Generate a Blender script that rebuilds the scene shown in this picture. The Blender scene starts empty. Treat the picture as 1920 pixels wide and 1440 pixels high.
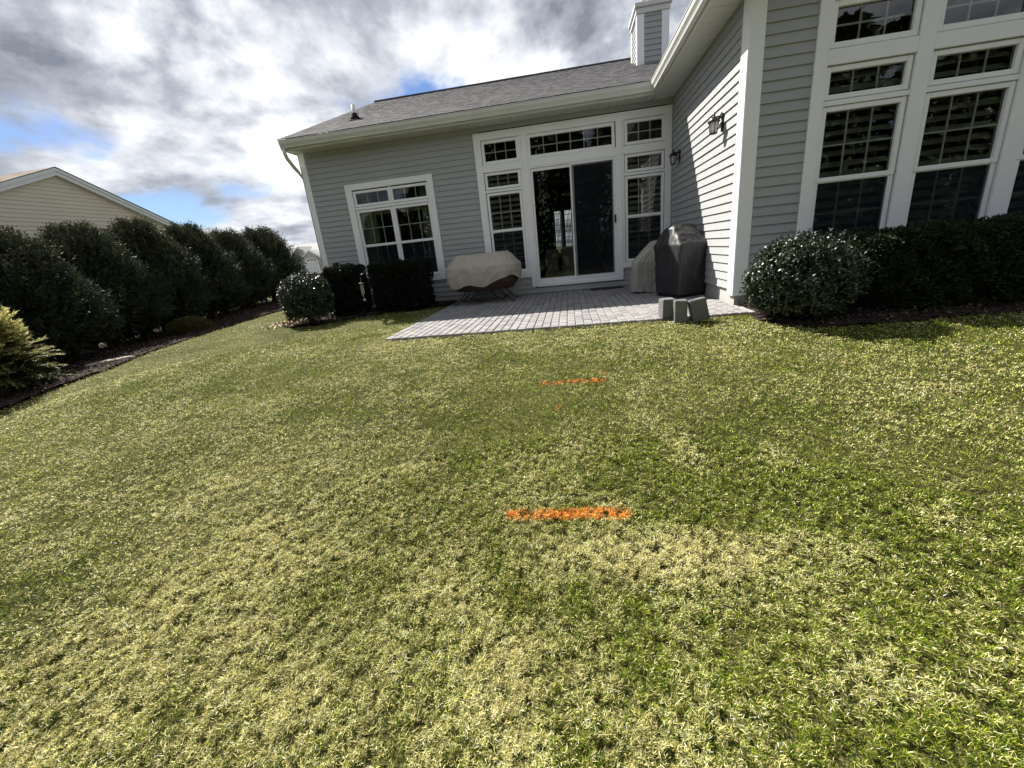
import bpy, math, random
import numpy as np
from mathutils import Matrix, Vector
random.seed(3)
rng = np.random.default_rng(11)
sc = bpy.context.scene
COL = sc.collection

# ------------------------------------------------------------------ camera
cam = bpy.data.cameras.new('camera')
cam.sensor_width = 36; cam.lens = 14.503; cam.clip_start = 0.05; cam.clip_end = 1500
cam_ob = bpy.data.objects.new('camera', cam); COL.objects.link(cam_ob)
R = ((0.98691599, 0.12760949, -0.09855275), (-0.05352333, -0.31728485, -0.94681866), (-0.15209234, 0.93970535, -0.30630341))
CAM = Vector((0, -8.3, 0.863))
m = Matrix(((R[0][0], -R[1][0], -R[2][0]), (R[0][1], -R[1][1], -R[2][1]), (R[0][2], -R[1][2], -R[2][2]))).to_4x4()
m.translation = CAM
cam_ob.matrix_world = m
sc.camera = cam_ob

# ------------------------------------------------------------------ light
SUN_DIR = Vector((-0.75, 0.66, 1.0)).normalized()
ELEV = math.asin(SUN_DIR.z); AZ = math.atan2(SUN_DIR.x, SUN_DIR.y)
sl = bpy.data.lights.new('sun', 'SUN'); sl.energy = 4.2; sl.angle = math.radians(0.55); sl.color = (1.0, 0.95, 0.87)
so = bpy.data.objects.new('sun', sl); COL.objects.link(so)
so.rotation_euler = SUN_DIR.to_track_quat('Z', 'Y').to_euler(); so.location = (-20, 20, 30)

w = bpy.data.worlds.new('World'); sc.world = w; w.use_nodes = True
nt = w.node_tree; nt.nodes.clear()
def N(t, ty, **k):
    n = t.nodes.new(ty)
    for a, b in k.items():
        if a.startswith('i_'): n.inputs[a[2:].replace('_', ' ')].default_value = b
        else: setattr(n, a, b)
    return n
def math_n(t, op, a, b=None, clamp=False):
    n = t.nodes.new('ShaderNodeMath'); n.operation = op; n.use_clamp = clamp
    for i, v in enumerate((a, b)):
        if v is None: continue
        if isinstance(v, (int, float)): n.inputs[i].default_value = v
        else: t.links.new(v, n.inputs[i])
    return n.outputs[0]
def ramp(t, fac, stops, interp='LINEAR'):
    n = t.nodes.new('ShaderNodeValToRGB'); n.color_ramp.interpolation = interp
    e = n.color_ramp.elements
    while len(e) < len(stops): e.new(0.5)
    for x, (p, c) in zip(e, stops):
        x.position = p; x.color = tuple(c) + (1,) if len(c) == 3 else c
    t.links.new(fac, n.inputs[0]); return n.outputs[0]
out = N(nt, 'ShaderNodeOutputWorld'); bg = N(nt, 'ShaderNodeBackground'); bg.inputs[1].default_value = 0.12
sky = N(nt, 'ShaderNodeTexSky', sky_type='NISHITA', sun_disc=False, sun_elevation=ELEV, sun_rotation=AZ, air_density=1.0, dust_density=0.6, ozone_density=1.5)
tc = N(nt, 'ShaderNodeTexCoord'); sep = N(nt, 'ShaderNodeSeparateXYZ'); nt.links.new(tc.outputs['Generated'], sep.inputs[0])
cmb = N(nt, 'ShaderNodeCombineXYZ')
nt.links.new(sep.outputs[0], cmb.inputs[0]); nt.links.new(sep.outputs[1], cmb.inputs[1])
nt.links.new(math_n(nt, 'MULTIPLY', math_n(nt, 'LOGARITHM', math_n(nt, 'ADD', math_n(nt, 'MAXIMUM', sep.outputs[2], 0.0), 0.10), math.e), 0.62), cmb.inputs[2])
def cloud(off, scale, detail, rough, dist=0.3):
    mp = N(nt, 'ShaderNodeMapping'); mp.inputs['Location'].default_value = off
    nt.links.new(cmb.outputs[0], mp.inputs[0])
    n = N(nt, 'ShaderNodeTexNoise'); n.inputs['Scale'].default_value = scale; n.inputs['Detail'].default_value = detail
    n.inputs['Roughness'].default_value = rough; n.inputs['Distortion'].default_value = dist
    nt.links.new(mp.outputs[0], n.inputs['Vector']); return n.outputs[0]
CO = (71.0, 12.0, 0.0)
d1 = cloud(CO, 2.6, 12, 0.56, .1)
d2 = cloud((CO[0] + 0.018, CO[1] - 0.016, -0.03), 2.6, 10, 0.54, .1)
s1 = cloud((CO[0] + 9.0, CO[1] + 4.0, 2.0), 4.2, 8, 0.54, .2)
big = cloud((CO[0] + 1.0, CO[1] + 2.0, 4.0), 1.1, 2, 0.5, 0.0)
def sstep(v, lo, hi):
    n = N(nt, 'ShaderNodeMapRange', interpolation_type='SMOOTHSTEP'); nt.links.new(v, n.inputs[0]); n.inputs[1].default_value = lo; n.inputs[2].default_value = hi
    return n.outputs[0]
def addm(*a):
    r = a[0]
    for q in a[1:]: r = math_n(nt, 'ADD', r, q)
    return r
mul = lambda a, b: math_n(nt, 'MULTIPLY', a, b)
sub = lambda a, b: math_n(nt, 'SUBTRACT', a, b)
cf = addm(d1, mul(sub(big, 0.5), 0.28), mul(sstep(sep.outputs[2], 0.20, 0.36), 0.12))
cov = sstep(cf, 0.33, 0.43)
dt = N(nt, 'ShaderNodeVectorMath', operation='DOT_PRODUCT'); nt.links.new(tc.outputs['Generated'], dt.inputs[0]); dt.inputs[1].default_value = tuple(SUN_DIR)
front = mul(math_n(nt, 'MAXIMUM', mul(dt.outputs['Value'], -1.0), 0.0), 0.7)   # clouds opposite the sun are lit from the front
core = sstep(cf, 0.44, 0.76)
lit = math_n(nt, 'ADD', addm(sub(0.56, mul(core, 0.60)), mul(sub(s1, 0.5), 2.6), mul(sub(d2, d1), 3.4)), front, True)
ccol = ramp(nt, lit, [(0.0, (.80, .88, 1.06)), (0.4, (1.55, 1.65, 1.90)), (0.75, (2.7, 2.78, 2.95)), (1.0, (3.7, 3.75, 3.85))])
mix = N(nt, 'ShaderNodeMix', data_type='RGBA'); nt.links.new(cov, mix.inputs[0])
sk = N(nt, 'ShaderNodeMix', data_type='RGBA', blend_type='MULTIPLY'); sk.inputs[0].default_value = 1
nt.links.new(sky.outputs[0], sk.inputs[6]); sk.inputs[7].default_value = (.20, .25, .34, 1)
nt.links.new(sk.outputs[2], mix.inputs[6]); nt.links.new(ccol, mix.inputs[7])
nt.links.new(mix.outputs[2], bg.inputs[0]); nt.links.new(bg.outputs[0], out.inputs[0])
sc.view_settings.view_transform = 'Standard'; sc.view_settings.look = 'None'; sc.view_settings.exposure = 1.47; sc.view_settings.gamma = 1

# ------------------------------------------------------------------ terrain height
def sp(t, wd=.35): return wd * np.logaddexp(0, np.asarray(t, float) / wd)
def ss(t):
    t = np.clip(t, 0, 1); return t * t * (3 - 2 * t)
def gz(x, y):
    x = np.asarray(x, float); y = np.asarray(y, float)
    a = -.135 * (sp(-3.9 - y) - sp(-14 - y)); b = -.055 * (sp(-5.2 - x) - sp(-13 - x)) * ss((4 - y) / 7)
    return a + b

# ------------------------------------------------------------------ noise helpers
def vnoise(x, y, scale, seed):
    r = np.random.default_rng(seed); G = r.random((256, 256))
    X = x * scale + 500.3; Y = y * scale + 500.7
    xi = np.floor(X).astype(int); yi = np.floor(Y).astype(int); fx = X - xi; fy = Y - yi
    fx = fx * fx * (3 - 2 * fx); fy = fy * fy * (3 - 2 * fy)
    g = lambda a, b: G[a % 256, b % 256]
    return (g(xi, yi) * (1 - fx) + g(xi + 1, yi) * fx) * (1 - fy) + (g(xi, yi + 1) * (1 - fx) + g(xi + 1, yi + 1) * fx) * fy
def fbm(x, y, scale, seed, o=4):
    s = 0; a = 0.5; t = 0
    for i in range(o):
        s = s + a * vnoise(x, y, scale * 2 ** i, seed + i); t += a; a *= .55
    return s / t

# ------------------------------------------------------------------ materials
def mat(name, color=(.5, .5, .5), rough=.6, attr=False, bump=None, var=None, spec=.5, metallic=0, sub=0, transl=0):
    """bump=(scale, strength, dist); var=(scale, amount, color2)"""
    M = bpy.data.materials.new(name); M.use_nodes = True; t = M.node_tree
    b = t.nodes['Principled BSDF']; b.inputs['Roughness'].default_value = rough
    b.inputs['Specular IOR Level'].default_value = spec; b.inputs['Metallic'].default_value = metallic
    cs = None
    if attr:
        a = N(t, 'ShaderNodeAttribute', attribute_name='Col'); cs = a.outputs[0]
    else:
        b.inputs['Base Color'].default_value = tuple(color) + (1,)
    tcn = N(t, 'ShaderNodeTexCoord')
    if var:
        n = N(t, 'ShaderNodeTexNoise'); n.inputs['Scale'].default_value = var[0]; n.inputs['Detail'].default_value = 6
        t.links.new(tcn.outputs['Object'], n.inputs['Vector'])
        r = ramp(t, n.outputs[0], [(.32, (0, 0, 0)), (.68, (1, 1, 1))])
        mx = N(t, 'ShaderNodeMix', data_type='RGBA'); 
        t.links.new(math_n(t, 'MULTIPLY', r, var[1]), mx.inputs[0])
        if cs is not None: t.links.new(cs, mx.inputs[6])
        else: mx.inputs[6].default_value = tuple(color) + (1,)
        mx.inputs[7].default_value = tuple(var[2]) + (1,); cs = mx.outputs[2]
    if cs is not None: t.links.new(cs, b.inputs['Base Color'])
    if bump:
        n = N(t, 'ShaderNodeTexNoise'); n.inputs['Scale'].default_value = bump[0]; n.inputs['Detail'].default_value = 5
        t.links.new(tcn.outputs['Object'], n.inputs['Vector'])
        bp = N(t, 'ShaderNodeBump'); bp.inputs['Strength'].default_value = bump[1]; bp.inputs['Distance'].default_value = bump[2]
        t.links.new(n.outputs[0], bp.inputs['Height']); t.links.new(bp.outputs[0], b.inputs['Normal'])
    if transl:
        tr = N(t, 'ShaderNodeBsdfTranslucent'); ms = N(t, 'ShaderNodeMixShader'); ms.inputs[0].default_value = transl
        if cs is not None: t.links.new(cs, tr.inputs[0])
        else: tr.inputs[0].default_value = tuple(color) + (1,)
        o = t.nodes['Material Output']; t.links.new(b.outputs[0], ms.inputs[1]); t.links.new(tr.outputs[0], ms.inputs[2]); t.links.new(ms.outputs[0], o.inputs[0])
    return M

def siding_mat(name, col):
    M = mat(name, col, .55, var=(1.3, .35, tuple(c * .86 for c in col)), spec=.3)
    t = M.node_tree; b = t.nodes['Principled BSDF']
    tcn = N(t, 'ShaderNodeTexCoord'); mp = N(t, 'ShaderNodeMapping'); mp.inputs['Scale'].default_value = (2.5, 2.5, 60)
    t.links.new(tcn.outputs['Object'], mp.inputs[0])
    n = N(t, 'ShaderNodeTexNoise'); n.inputs['Scale'].default_value = 1; n.inputs['Detail'].default_value = 4; t.links.new(mp.outputs[0], n.inputs['Vector'])
    bp = N(t, 'ShaderNodeBump'); bp.inputs['Strength'].default_value = .25; bp.inputs['Distance'].default_value = .004
    t.links.new(n.outputs[0], bp.inputs['Height']); t.links.new(bp.outputs[0], b.inputs['Normal'])
    return M

def shingle_mat(name, c1, c2, axis='x'):
    M = bpy.data.materials.new(name); M.use_nodes = True; t = M.node_tree; b = t.nodes['Principled BSDF']
    b.inputs['Roughness'].default_value = .95; b.inputs['Specular IOR Level'].default_value = .2
    a = N(t, 'ShaderNodeAttribute', attribute_name='Col')
    tcn = N(t, 'ShaderNodeTexCoord')
    n = N(t, 'ShaderNodeTexNoise'); n.inputs['Scale'].default_value = 60; n.inputs['Detail'].default_value = 3; t.links.new(tcn.outputs['Object'], n.inputs['Vector'])
    n2 = N(t, 'ShaderNodeTexNoise'); n2.inputs['Scale'].default_value = .9; n2.inputs['Detail'].default_value = 4; t.links.new(tcn.outputs['Object'], n2.inputs['Vector'])
    f = math_n(t, 'ADD', math_n(t, 'MULTIPLY', n.outputs[0], .6), math_n(t, 'MULTIPLY', n2.outputs[0], .4))
    r = ramp(t, f, [(.33, c1), (.67, c2)])
    mx = N(t, 'ShaderNodeMix', data_type='RGBA', blend_type='MULTIPLY'); mx.inputs[0].default_value = 1
    t.links.new(r, mx.inputs[6]); t.links.new(a.outputs[0], mx.inputs[7]); t.links.new(mx.outputs[2], b.inputs['Base Color'])
    bp = N(t, 'ShaderNodeBump'); bp.inputs['Strength'].default_value = .5; bp.inputs['Distance'].default_value = .005
    t.links.new(n.outputs[0], bp.inputs['Height']); t.links.new(bp.outputs[0], b.inputs['Normal'])
    return M

M_side = siding_mat('grey_vinyl_siding', (.375, .386, .39))
M_trim = mat('white_trim', (.86, .87, .88), .45, var=(3, .2, (.76, .77, .77)), bump=(40, .08, .002))
M_gut = mat('white_aluminium', (.64, .645, .62), .4, var=(2, .5, (.54, .545, .52)))
M_soff = mat('soffit_vinyl', (.56, .565, .54), .5, var=(2, .3, (.48, .48, .45)))
M_found = mat('concrete', (.42, .41, .39), .9, var=(6, .7, (.3, .29, .28)), bump=(50, .5, .006))
M_shing = shingle_mat('asphalt_shingles', (.070, .069, .074), (.115, .113, .118))
M_shing2 = shingle_mat('brown_shingles', (.19, .15, .12), (.30, .24, .2))
M_black = mat('black_metal', (.012, .012, .014), .4, metallic=.3)
M_blind = mat('blind_slat', (.50, .50, .44), .5, var=(3, .8, (.24, .24, .19)))
M_curtain = mat('curtain_cloth', (.55, .58, .48), .9, transl=.3)
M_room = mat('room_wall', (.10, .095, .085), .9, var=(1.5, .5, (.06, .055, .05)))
M_floor = mat('room_floor', (.12, .07, .04), .4)
M_pave = mat('concrete_paver', rough=.9, attr=True, var=(3.5, .6, (.26, .25, .24)), bump=(90, .5, .004))
M_mulch = mat('bark_mulch', rough=1, attr=True, spec=.1)
M_soil = mat('mulch_bed_soil', (.035, .026, .022), 1, var=(14, .8, (.065, .05, .042)), bump=(30, 1, .03), spec=.1)
M_blade = mat('grass_blades', rough=.6, attr=True, spec=.12, transl=.14)
M_leafD = mat('arborvitae_foliage', rough=.6, attr=True, spec=.2, transl=.10)
M_leafY = mat('yew_foliage', rough=.6, attr=True, spec=.25, transl=.1)
M_leafG = mat('glossy_leaves', rough=.38, attr=True, spec=.6)
M_leafA = mat('golden_foliage', rough=.6, attr=True, spec=.3, transl=.3)
M_bark = mat('bark', (.10, .075, .06), .95, bump=(30, .8, .01))
M_tan = mat('tan_polyester', (.45, .415, .35), .75, bump=(9, .35, .02), var=(5, .35, (.31, .27, .21)), spec=.25)
M_grey = mat('light_grey_tarp', (.37, .355, .32), .65, bump=(10, .35, .02), var=(5, .4, (.28, .265, .235)), spec=.3)
M_blk = mat('black_vinyl_cover', (.022, .022, .025), .55, bump=(14, .25, .012), var=(4, .5, (.033, .033, .035)), spec=.45)
M_bowl = mat('brown_bowl', (.055, .032, .024), .7)
M_block = mat('grey_concrete_block', (.115, .118, .115), .95, var=(9, .6, (.17, .168, .16)), bump=(70, .7, .005))
M_mat = mat('door_mat', (.02, .02, .02), .95, bump=(120, .6, .004))
M_chime = mat('dull_aluminium', (.5, .5, .48), .45, metallic=.4)
M_pvc = mat('pvc_pipe', (.7, .7, .7), .4)
M_beige = siding_mat('beige_vinyl_siding', (.56, .51, .42))
M_neigh = siding_mat('pale_grey_siding', (.42, .43, .44))
M_lant_glass = mat('lamp_glass', (.75, .75, .72), .25, transl=.5)
M_dryleaf = mat('dry_leaves', rough=.8, attr=True)
M_patch = mat('flat_patch', (.40, .34, .27), .9, var=(8, .6, (.28, .24, .2)), bump=(20, .8, .02))
M_twig = mat('bare_twigs', (.25, .13, .10), .9)

def glass_mat(name, tint, screen=0.0):
    M = bpy.data.materials.new(name); M.use_nodes = True; t = M.node_tree; t.nodes.clear()
    o = N(t, 'ShaderNodeOutputMaterial'); tr = N(t, 'ShaderNodeBsdfTransparent'); tr.inputs[0].default_value = tint + (1,)
    gl = N(t, 'ShaderNodeBsdfGlossy'); gl.inputs['Roughness'].default_value = .01 ; gl.inputs[0].default_value = (.95, .97, 1, 1)
    fr = N(t, 'ShaderNodeFresnel'); fr.inputs[0].default_value = 1.55
    tcn = N(t, 'ShaderNodeTexCoord'); n = N(t, 'ShaderNodeTexNoise'); n.inputs['Scale'].default_value = 1.6; n.inputs['Detail'].default_value = 1
    t.links.new(tcn.outputs['Object'], n.inputs['Vector'])
    bp = N(t, 'ShaderNodeBump'); bp.inputs['Strength'].default_value = .12; bp.inputs['Distance'].default_value = .02
    t.links.new(n.outputs[0], bp.inputs['Height']); t.links.new(bp.outputs[0], gl.inputs['Normal'])
    ms = N(t, 'ShaderNodeMixShader'); t.links.new(math_n(t, 'MULTIPLY', fr.outputs[0], 1.25, True), ms.inputs[0])
    t.links.new(tr.outputs[0], ms.inputs[1]); t.links.new(gl.outputs[0], ms.inputs[2]); t.links.new(ms.outputs[0], o.inputs[0])
    return M
M_glass = glass_mat('window_glass', (.68, .71, .68))
def screen_mat():
    M = bpy.data.materials.new('insect_screen'); M.use_nodes = True; t = M.node_tree; t.nodes.clear()
    o = N(t, 'ShaderNodeOutputMaterial'); tr = N(t, 'ShaderNodeBsdfTransparent'); d = N(t, 'ShaderNodeBsdfDiffuse'); d.inputs[0].default_value = (.020, .024, .031, 1)
    ms = N(t, 'ShaderNodeMixShader'); ms.inputs[0].default_value = .48
    t.links.new(tr.outputs[0], ms.inputs[1]); t.links.new(d.outputs[0], ms.inputs[2]); t.links.new(ms.outputs[0], o.inputs[0]); return M
M_screen = screen_mat()

# ------------------------------------------------------------------ object helpers
def tag(o, label=None, cat=None, group=None, kind=None):
    if label: o['label'] = label
    if cat: o['category'] = cat
    if group: o['group'] = group
    if kind: o['kind'] = kind
    return o
def empty(name, loc, label, cat, group=None, rz=0):
    o = bpy.data.objects.new(name, None); COL.objects.link(o); o.location = loc; o.rotation_euler = (0, 0, rz)
    o.empty_display_size = .2
    return tag(o, label, cat, group)
def link_mesh(name, me, material, parent=None, smooth=False):
    if material: me.materials.append(material)
    if smooth: me.polygons.foreach_set('use_smooth', [True] * len(me.polygons))
    o = bpy.data.objects.new(name, me); COL.objects.link(o)
    if parent:
        o.parent = parent
        p = parent
        M = Matrix()
        while p:
            M = Matrix.Translation(p.location) @ p.rotation_euler.to_matrix().to_4x4() @ M; p = p.parent
        o['_off'] = 0
        del o['_off']
        if not getattr(link_mesh, 'local', False):
            me.transform(M.inverted())      # builders work in world coordinates
    return o
class MB:
    """collects faces in world coordinates, builds one mesh"""
    def __init__(s): s.v = []; s.f = []; s.c = []
    def quad(s, a, b, c, d, col=None):
        n = len(s.v); s.v += [a, b, c, d]; s.f.append((n, n + 1, n + 2, n + 3)); s.c += [col or (1, 1, 1)] * 4
    def poly(s, pts, col=None):
        n = len(s.v); s.v += list(pts); s.f.append(tuple(range(n, n + len(pts)))); s.c += [col or (1, 1, 1)] * len(pts)
    def box(s, x0, x1, y0, y1, z0, z1, bev=0, col=None, M=None):
        if x0 > x1: x0, x1 = x1, x0
        if y0 > y1: y0, y1 = y1, y0
        if z0 > z1: z0, z1 = z1, z0
        b = min(bev, (x1 - x0) * .3, (y1 - y0) * .3, (z1 - z0) * .3)
        n = len(s.v)
        if b <= 0:
            vs = [(x, y, z) for z in (z0, z1) for x, y in ((x0, y0), (x1, y0), (x1, y1), (x0, y1))]
            fs = [(3, 2, 1, 0), (4, 5, 6, 7), (0, 1, 5, 4), (1, 2, 6, 5), (2, 3, 7, 6), (3, 0, 4, 7)]
        else:
            vs = []; 
            def ring(z, i): return [(x0 + i, y0 + b, z), (x0 + b, y0 + i, z), (x1 - b, y0 + i, z), (x1 - i, y0 + b, z), (x1 - i, y1 - b, z), (x1 - b, y1 - i, z), (x0 + b, y1 - i, z), (x0 + i, y1 - b, z)]
            bb = b
            vs += [(x0 + b, y0 + b, z0), (x0 + b, y0 + b, z0), (x1 - b, y0 + b, z0), (x1 - b, y0 + b, z0), (x1 - b, y1 - b, z0), (x1 - b, y1 - b, z0), (x0 + b, y1 - b, z0), (x0 + b, y1 - b, z0)]
            vs += ring(z0 + b, 0); vs += ring(z1 - b, 0)
            vs += [(x0 + b, y0 + b, z1), (x0 + b, y0 + b, z1), (x1 - b, y0 + b, z1), (x1 - b, y0 + b, z1), (x1 - b, y1 - b, z1), (x1 - b, y1 - b, z1), (x0 + b, y1 - b, z1), (x0 + b, y1 - b, z1)]
            fs = []
            for r in range(3):
                for k in range(8):
                    fs.append((r * 8 + k, r * 8 + (k + 1) % 8, r * 8 + 8 + (k + 1) % 8, r * 8 + 8 + k))
            fs.append((6, 4, 2, 0)); fs.append((24, 26, 28, 30))
        if M is not None: vs = [tuple(M @ Vector(v)) for v in vs]
        s.v += vs; s.f += [tuple(i + n for i in f) for f in fs]; s.c += [col or (1, 1, 1)] * len(vs)
    def tube(s, pts, rad, n=8, col=None, caps=True):
        pts = [Vector(p) for p in pts]; base = len(s.v)
        rads = rad if isinstance(rad, (list, tuple)) else [rad] * len(pts)
        prev = None
        for i, p in enumerate(pts):
            d = (pts[min(i + 1, len(pts) - 1)] - pts[max(i - 1, 0)]).normalized()
            if prev is None: u = d.orthogonal().normalized()
            else: u = (prev - d * prev.dot(d)).normalized()
            prev = u; v = d.cross(u)
            for k in range(n):
                a = 2 * math.pi * k / n
                s.v.append(tuple(p + (u * math.cos(a) + v * math.sin(a)) * rads[i])); s.c.append(col or (1, 1, 1))
        for i in range(len(pts) - 1):
            for k in range(n):
                a = base + i * n + k; b = base + i * n + (k + 1) % n
                s.f.append((a, b, b + n, a + n))
        if caps:
            s.f.append(tuple(base + k for k in range(n))[::-1]); s.f.append(tuple(base + (len(pts) - 1) * n + k for k in range(n)))
    def lathe(s, c, prof, n=16, col=None, sq=0):
        base = len(s.v)
        for r, z in prof:
            for k in range(n):
                a = 2 * math.pi * (k + .5) / n
                s.v.append((c[0] + r * math.cos(a), c[1] + r * math.sin(a), c[2] + z)); s.c.append(col or (1, 1, 1))
        for i in range(len(prof) - 1):
            for k in range(n):
                a = base + i * n + k; b = base + i * n + (k + 1) % n
                s.f.append((a, b, b + n, a + n))
        s.f.append(tuple(base + k for k in range(n))[::-1]); s.f.append(tuple(base + (len(prof) - 1) * n + k for k in range(n)))
    def build(s, name, material, parent=None, smooth=False, color=False):
        me = bpy.data.meshes.new(name); me.from_pydata(s.v, [], s.f)
        if color:
            a = me.color_attributes.new('Col', 'FLOAT_COLOR', 'POINT')
            arr = np.ones((len(s.v), 4), np.float32); arr[:, :3] = np.array(s.c); a.data.foreach_set('color', arr.ravel())
        me.validate(clean_customdata=False)
        return link_mesh(name, me, material, parent, smooth)

def np_mesh(name, V, F4, colors, material, parent=None, tri=None, smooth=False):
    """V (n,3); F4 (m,4) quads; tri (k,3)"""
    me = bpy.data.meshes.new(name)
    m4 = 0 if F4 is None else len(F4); m3 = 0 if tri is None else len(tri)
    me.vertices.add(len(V)); me.vertices.foreach_set('co', np.ascontiguousarray(V, np.float32).ravel())
    loops = np.concatenate([x for x in ((F4.ravel() if m4 else None), (tri.ravel() if m3 else None)) if x is not None]).astype(np.int32)
    me.loops.add(len(loops)); me.loops.foreach_set('vertex_index', loops)
    starts = np.concatenate([np.arange(m4) * 4, m4 * 4 + np.arange(m3) * 3]).astype(np.int32)
    me.polygons.add(m4 + m3); me.polygons.foreach_set('loop_start', starts)
    me.update(calc_edges=True)
    if colors is not None:
        a = me.color_attributes.new('Col', 'FLOAT_COLOR', 'POINT')
        arr = np.ones((len(V), 4), np.float32); arr[:, :3] = colors; a.data.foreach_set('color', arr.ravel())
    return link_mesh(name, me, material, parent, smooth)

def norm(a): return a / (np.linalg.norm(a, axis=1, keepdims=True) + 1e-9)
def leaves(P, D, Nn, L, W, cols, bend=.15):
    """rhombic leaves: base P, direction D, normal Nn; two quads folded -> 4 verts diamond"""
    n = len(P); D = norm(D); S = norm(np.cross(D, Nn)); U = np.cross(S, D)
    L = np.asarray(L).reshape(-1, 1) * np.ones((n, 1)); W = np.asarray(W).reshape(-1, 1) * np.ones((n, 1))
    V = np.empty((n, 4, 3)); V[:, 0] = P; V[:, 1] = P + D * L * .5 + S * W * .5 + U * L * bend * .5; V[:, 2] = P + D * L - U * L * bend; V[:, 3] = P + D * L * .5 - S * W * .5 + U * L * bend * .5
    F = np.arange(n * 4).reshape(n, 4); C = np.repeat(cols, 4, axis=0)
    return V.reshape(-1, 3), F, C
def merge(parts):
    V = []; F = []; C = []; o = 0
    for v, f, c in parts: V.append(v); F.append(f + o); C.append(c); o += len(v)
    return np.concatenate(V), np.concatenate(F), np.concatenate(C)

# ================================================================== SETTING
# one ground sheet reaching the horizon
def axis_pts(lo, hi, fine_lo, fine_hi, st):
    a = list(np.arange(fine_lo, fine_hi + 1e-6, st)); x = fine_hi; s = st
    while x < hi: s *= 1.35; x += s; a.append(min(x, hi))
    x = fine_lo; s = st; b = []
    while x > lo: s *= 1.35; x -= s; b.append(max(x, lo))
    return np.array(b[::-1] + a)
gx = axis_pts(-500, 500, -11, 7, .25); gy = axis_pts(-300, 600, -9, 6, .25)
GX, GY = np.meshgrid(gx, gy, indexing='ij')
GZ = gz(GX, GY) - 0.018
nx, ny = GX.shape
idx = np.arange(nx * ny).reshape(nx, ny)
F = np.stack([idx[:-1, :-1], idx[1:, :-1], idx[1:, 1:], idx[:-1, 1:]], -1).reshape(-1, 4)
def lawn_mat():
    M = bpy.data.materials.new('lawn_turf'); M.use_nodes = True; t = M.node_tree; b = t.nodes['Principled BSDF']
    b.inputs['Roughness'].default_value = .95; b.inputs['Specular IOR Level'].default_value = .1
    tcn = N(t, 'ShaderNodeTexCoord')
    n = N(t, 'ShaderNodeTexNoise'); n.inputs['Scale'].default_value = 95; n.inputs['Detail'].default_value = 5; t.links.new(tcn.outputs['Object'], n.inputs['Vector'])
    n2 = N(t, 'ShaderNodeTexNoise'); n2.inputs['Scale'].default_value = 1.1; n2.inputs['Detail'].default_value = 5; t.links.new(tcn.outputs['Object'], n2.inputs['Vector'])
    f = math_n(t, 'ADD', math_n(t, 'MULTIPLY', n.outputs[0], .7), math_n(t, 'MULTIPLY', n2.outputs[0], .3))
    r = ramp(t, f, [(.34, (.03, .036, .010)), (.5, (.075, .08, .022)), (.64, (.20, .18, .07))])
    t.links.new(r, b.inputs['Base Color'])
    bp = N(t, 'ShaderNodeBump'); bp.inputs['Strength'].default_value = 1; bp.inputs['Distance'].default_value = .03
    t.links.new(n.outputs[0], bp.inputs['Height']); t.links.new(bp.outputs[0], b.inputs['Normal'])
    return M
M_lawn = lawn_mat()
g = np_mesh('lawn', np.stack([GX.ravel(), GY.ravel(), GZ.ravel()], 1), F, None, M_lawn, smooth=True)
tag(g, kind='structure')

# beds (polygons in plan)
BED_L = [(-5.6, -6.6), (-5.85, -5.6), (-5.98, -5.01), (-6.0, -4.4), (-6.02, -3.74), (-6.42, -3.0), (-6.72, -2.39), (-7.05, -1.5), (-7.28, -0.8), (-7.5, 0.59), (-7.55, 1.6), (-7.75, 3.2), (-8.3, 4.6), (-9.2, 5.9), (-10.6, 6.3), (-11.1, 4.5), (-11.1, 2.4), (-10.3, -.2), (-9.7, -2.2), (-9.1, -4.2), (-8.7, -6.6)]
BED_A = [(-5.15, .6), (-5.25, -1.0), (-5.1, -1.62), (-4.7, -1.9), (-4.15, -1.86), (-3.95, -1.5), (-3.55, -1.12), (-3.1, -0.82), (-2.6, -0.66), (-2.28, -.6), (-2.28, .05), (-5.0, .05)]
BED_C = [(1.9, -3.14), (1.9, -3.62), (1.83, -3.78), (1.87, -4.02), (2.0, -4.18), (2.3, -4.3), (2.92, -4.3), (3.39, -4.22), (3.84, -4.24), (4.6, -4.4), (7.0, -4.5), (7.0, -3.14)]
def in_poly(x, y, poly):
    r = np.zeros(np.shape(x), bool); n = len(poly)
    for i in range(n):
        x0, y0 = poly[i]; x1, y1 = poly[(i + 1) % n]
        c = ((y0 > y) != (y1 > y)) & (x < (x1 - x0) * (y - y0) / (y1 - y0 + 1e-12) + x0)
        r ^= c
    return r
def bed(name, poly, st=.05):
    xs = np.array([p[0] for p in poly]); ys = np.array([p[1] for p in poly])
    X, Y = np.meshgrid(np.arange(xs.min() - st, xs.max() + st * 2, st), np.arange(ys.min() - st, ys.max() + st * 2, st), indexing='ij')
    Z = gz(X, Y) + .004 + .03 * fbm(X, Y, 7, 5) ** 2
    n1, n2 = X.shape; idx = np.arange(n1 * n2).reshape(n1, n2)
    c = in_poly(X[:-1, :-1] + st / 2, Y[:-1, :-1] + st / 2, poly)
    F = np.stack([idx[:-1, :-1], idx[1:, :-1], idx[1:, 1:], idx[:-1, 1:]], -1)[c]
    u, inv = np.unique(F.ravel(), return_inverse=True)
    V = np.stack([X.ravel(), Y.ravel(), Z.ravel()], 1)[u]
    o = np_mesh(name, V, inv.reshape(-1, 4), None, M_soil, smooth=True); tag(o, kind='structure')
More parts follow.
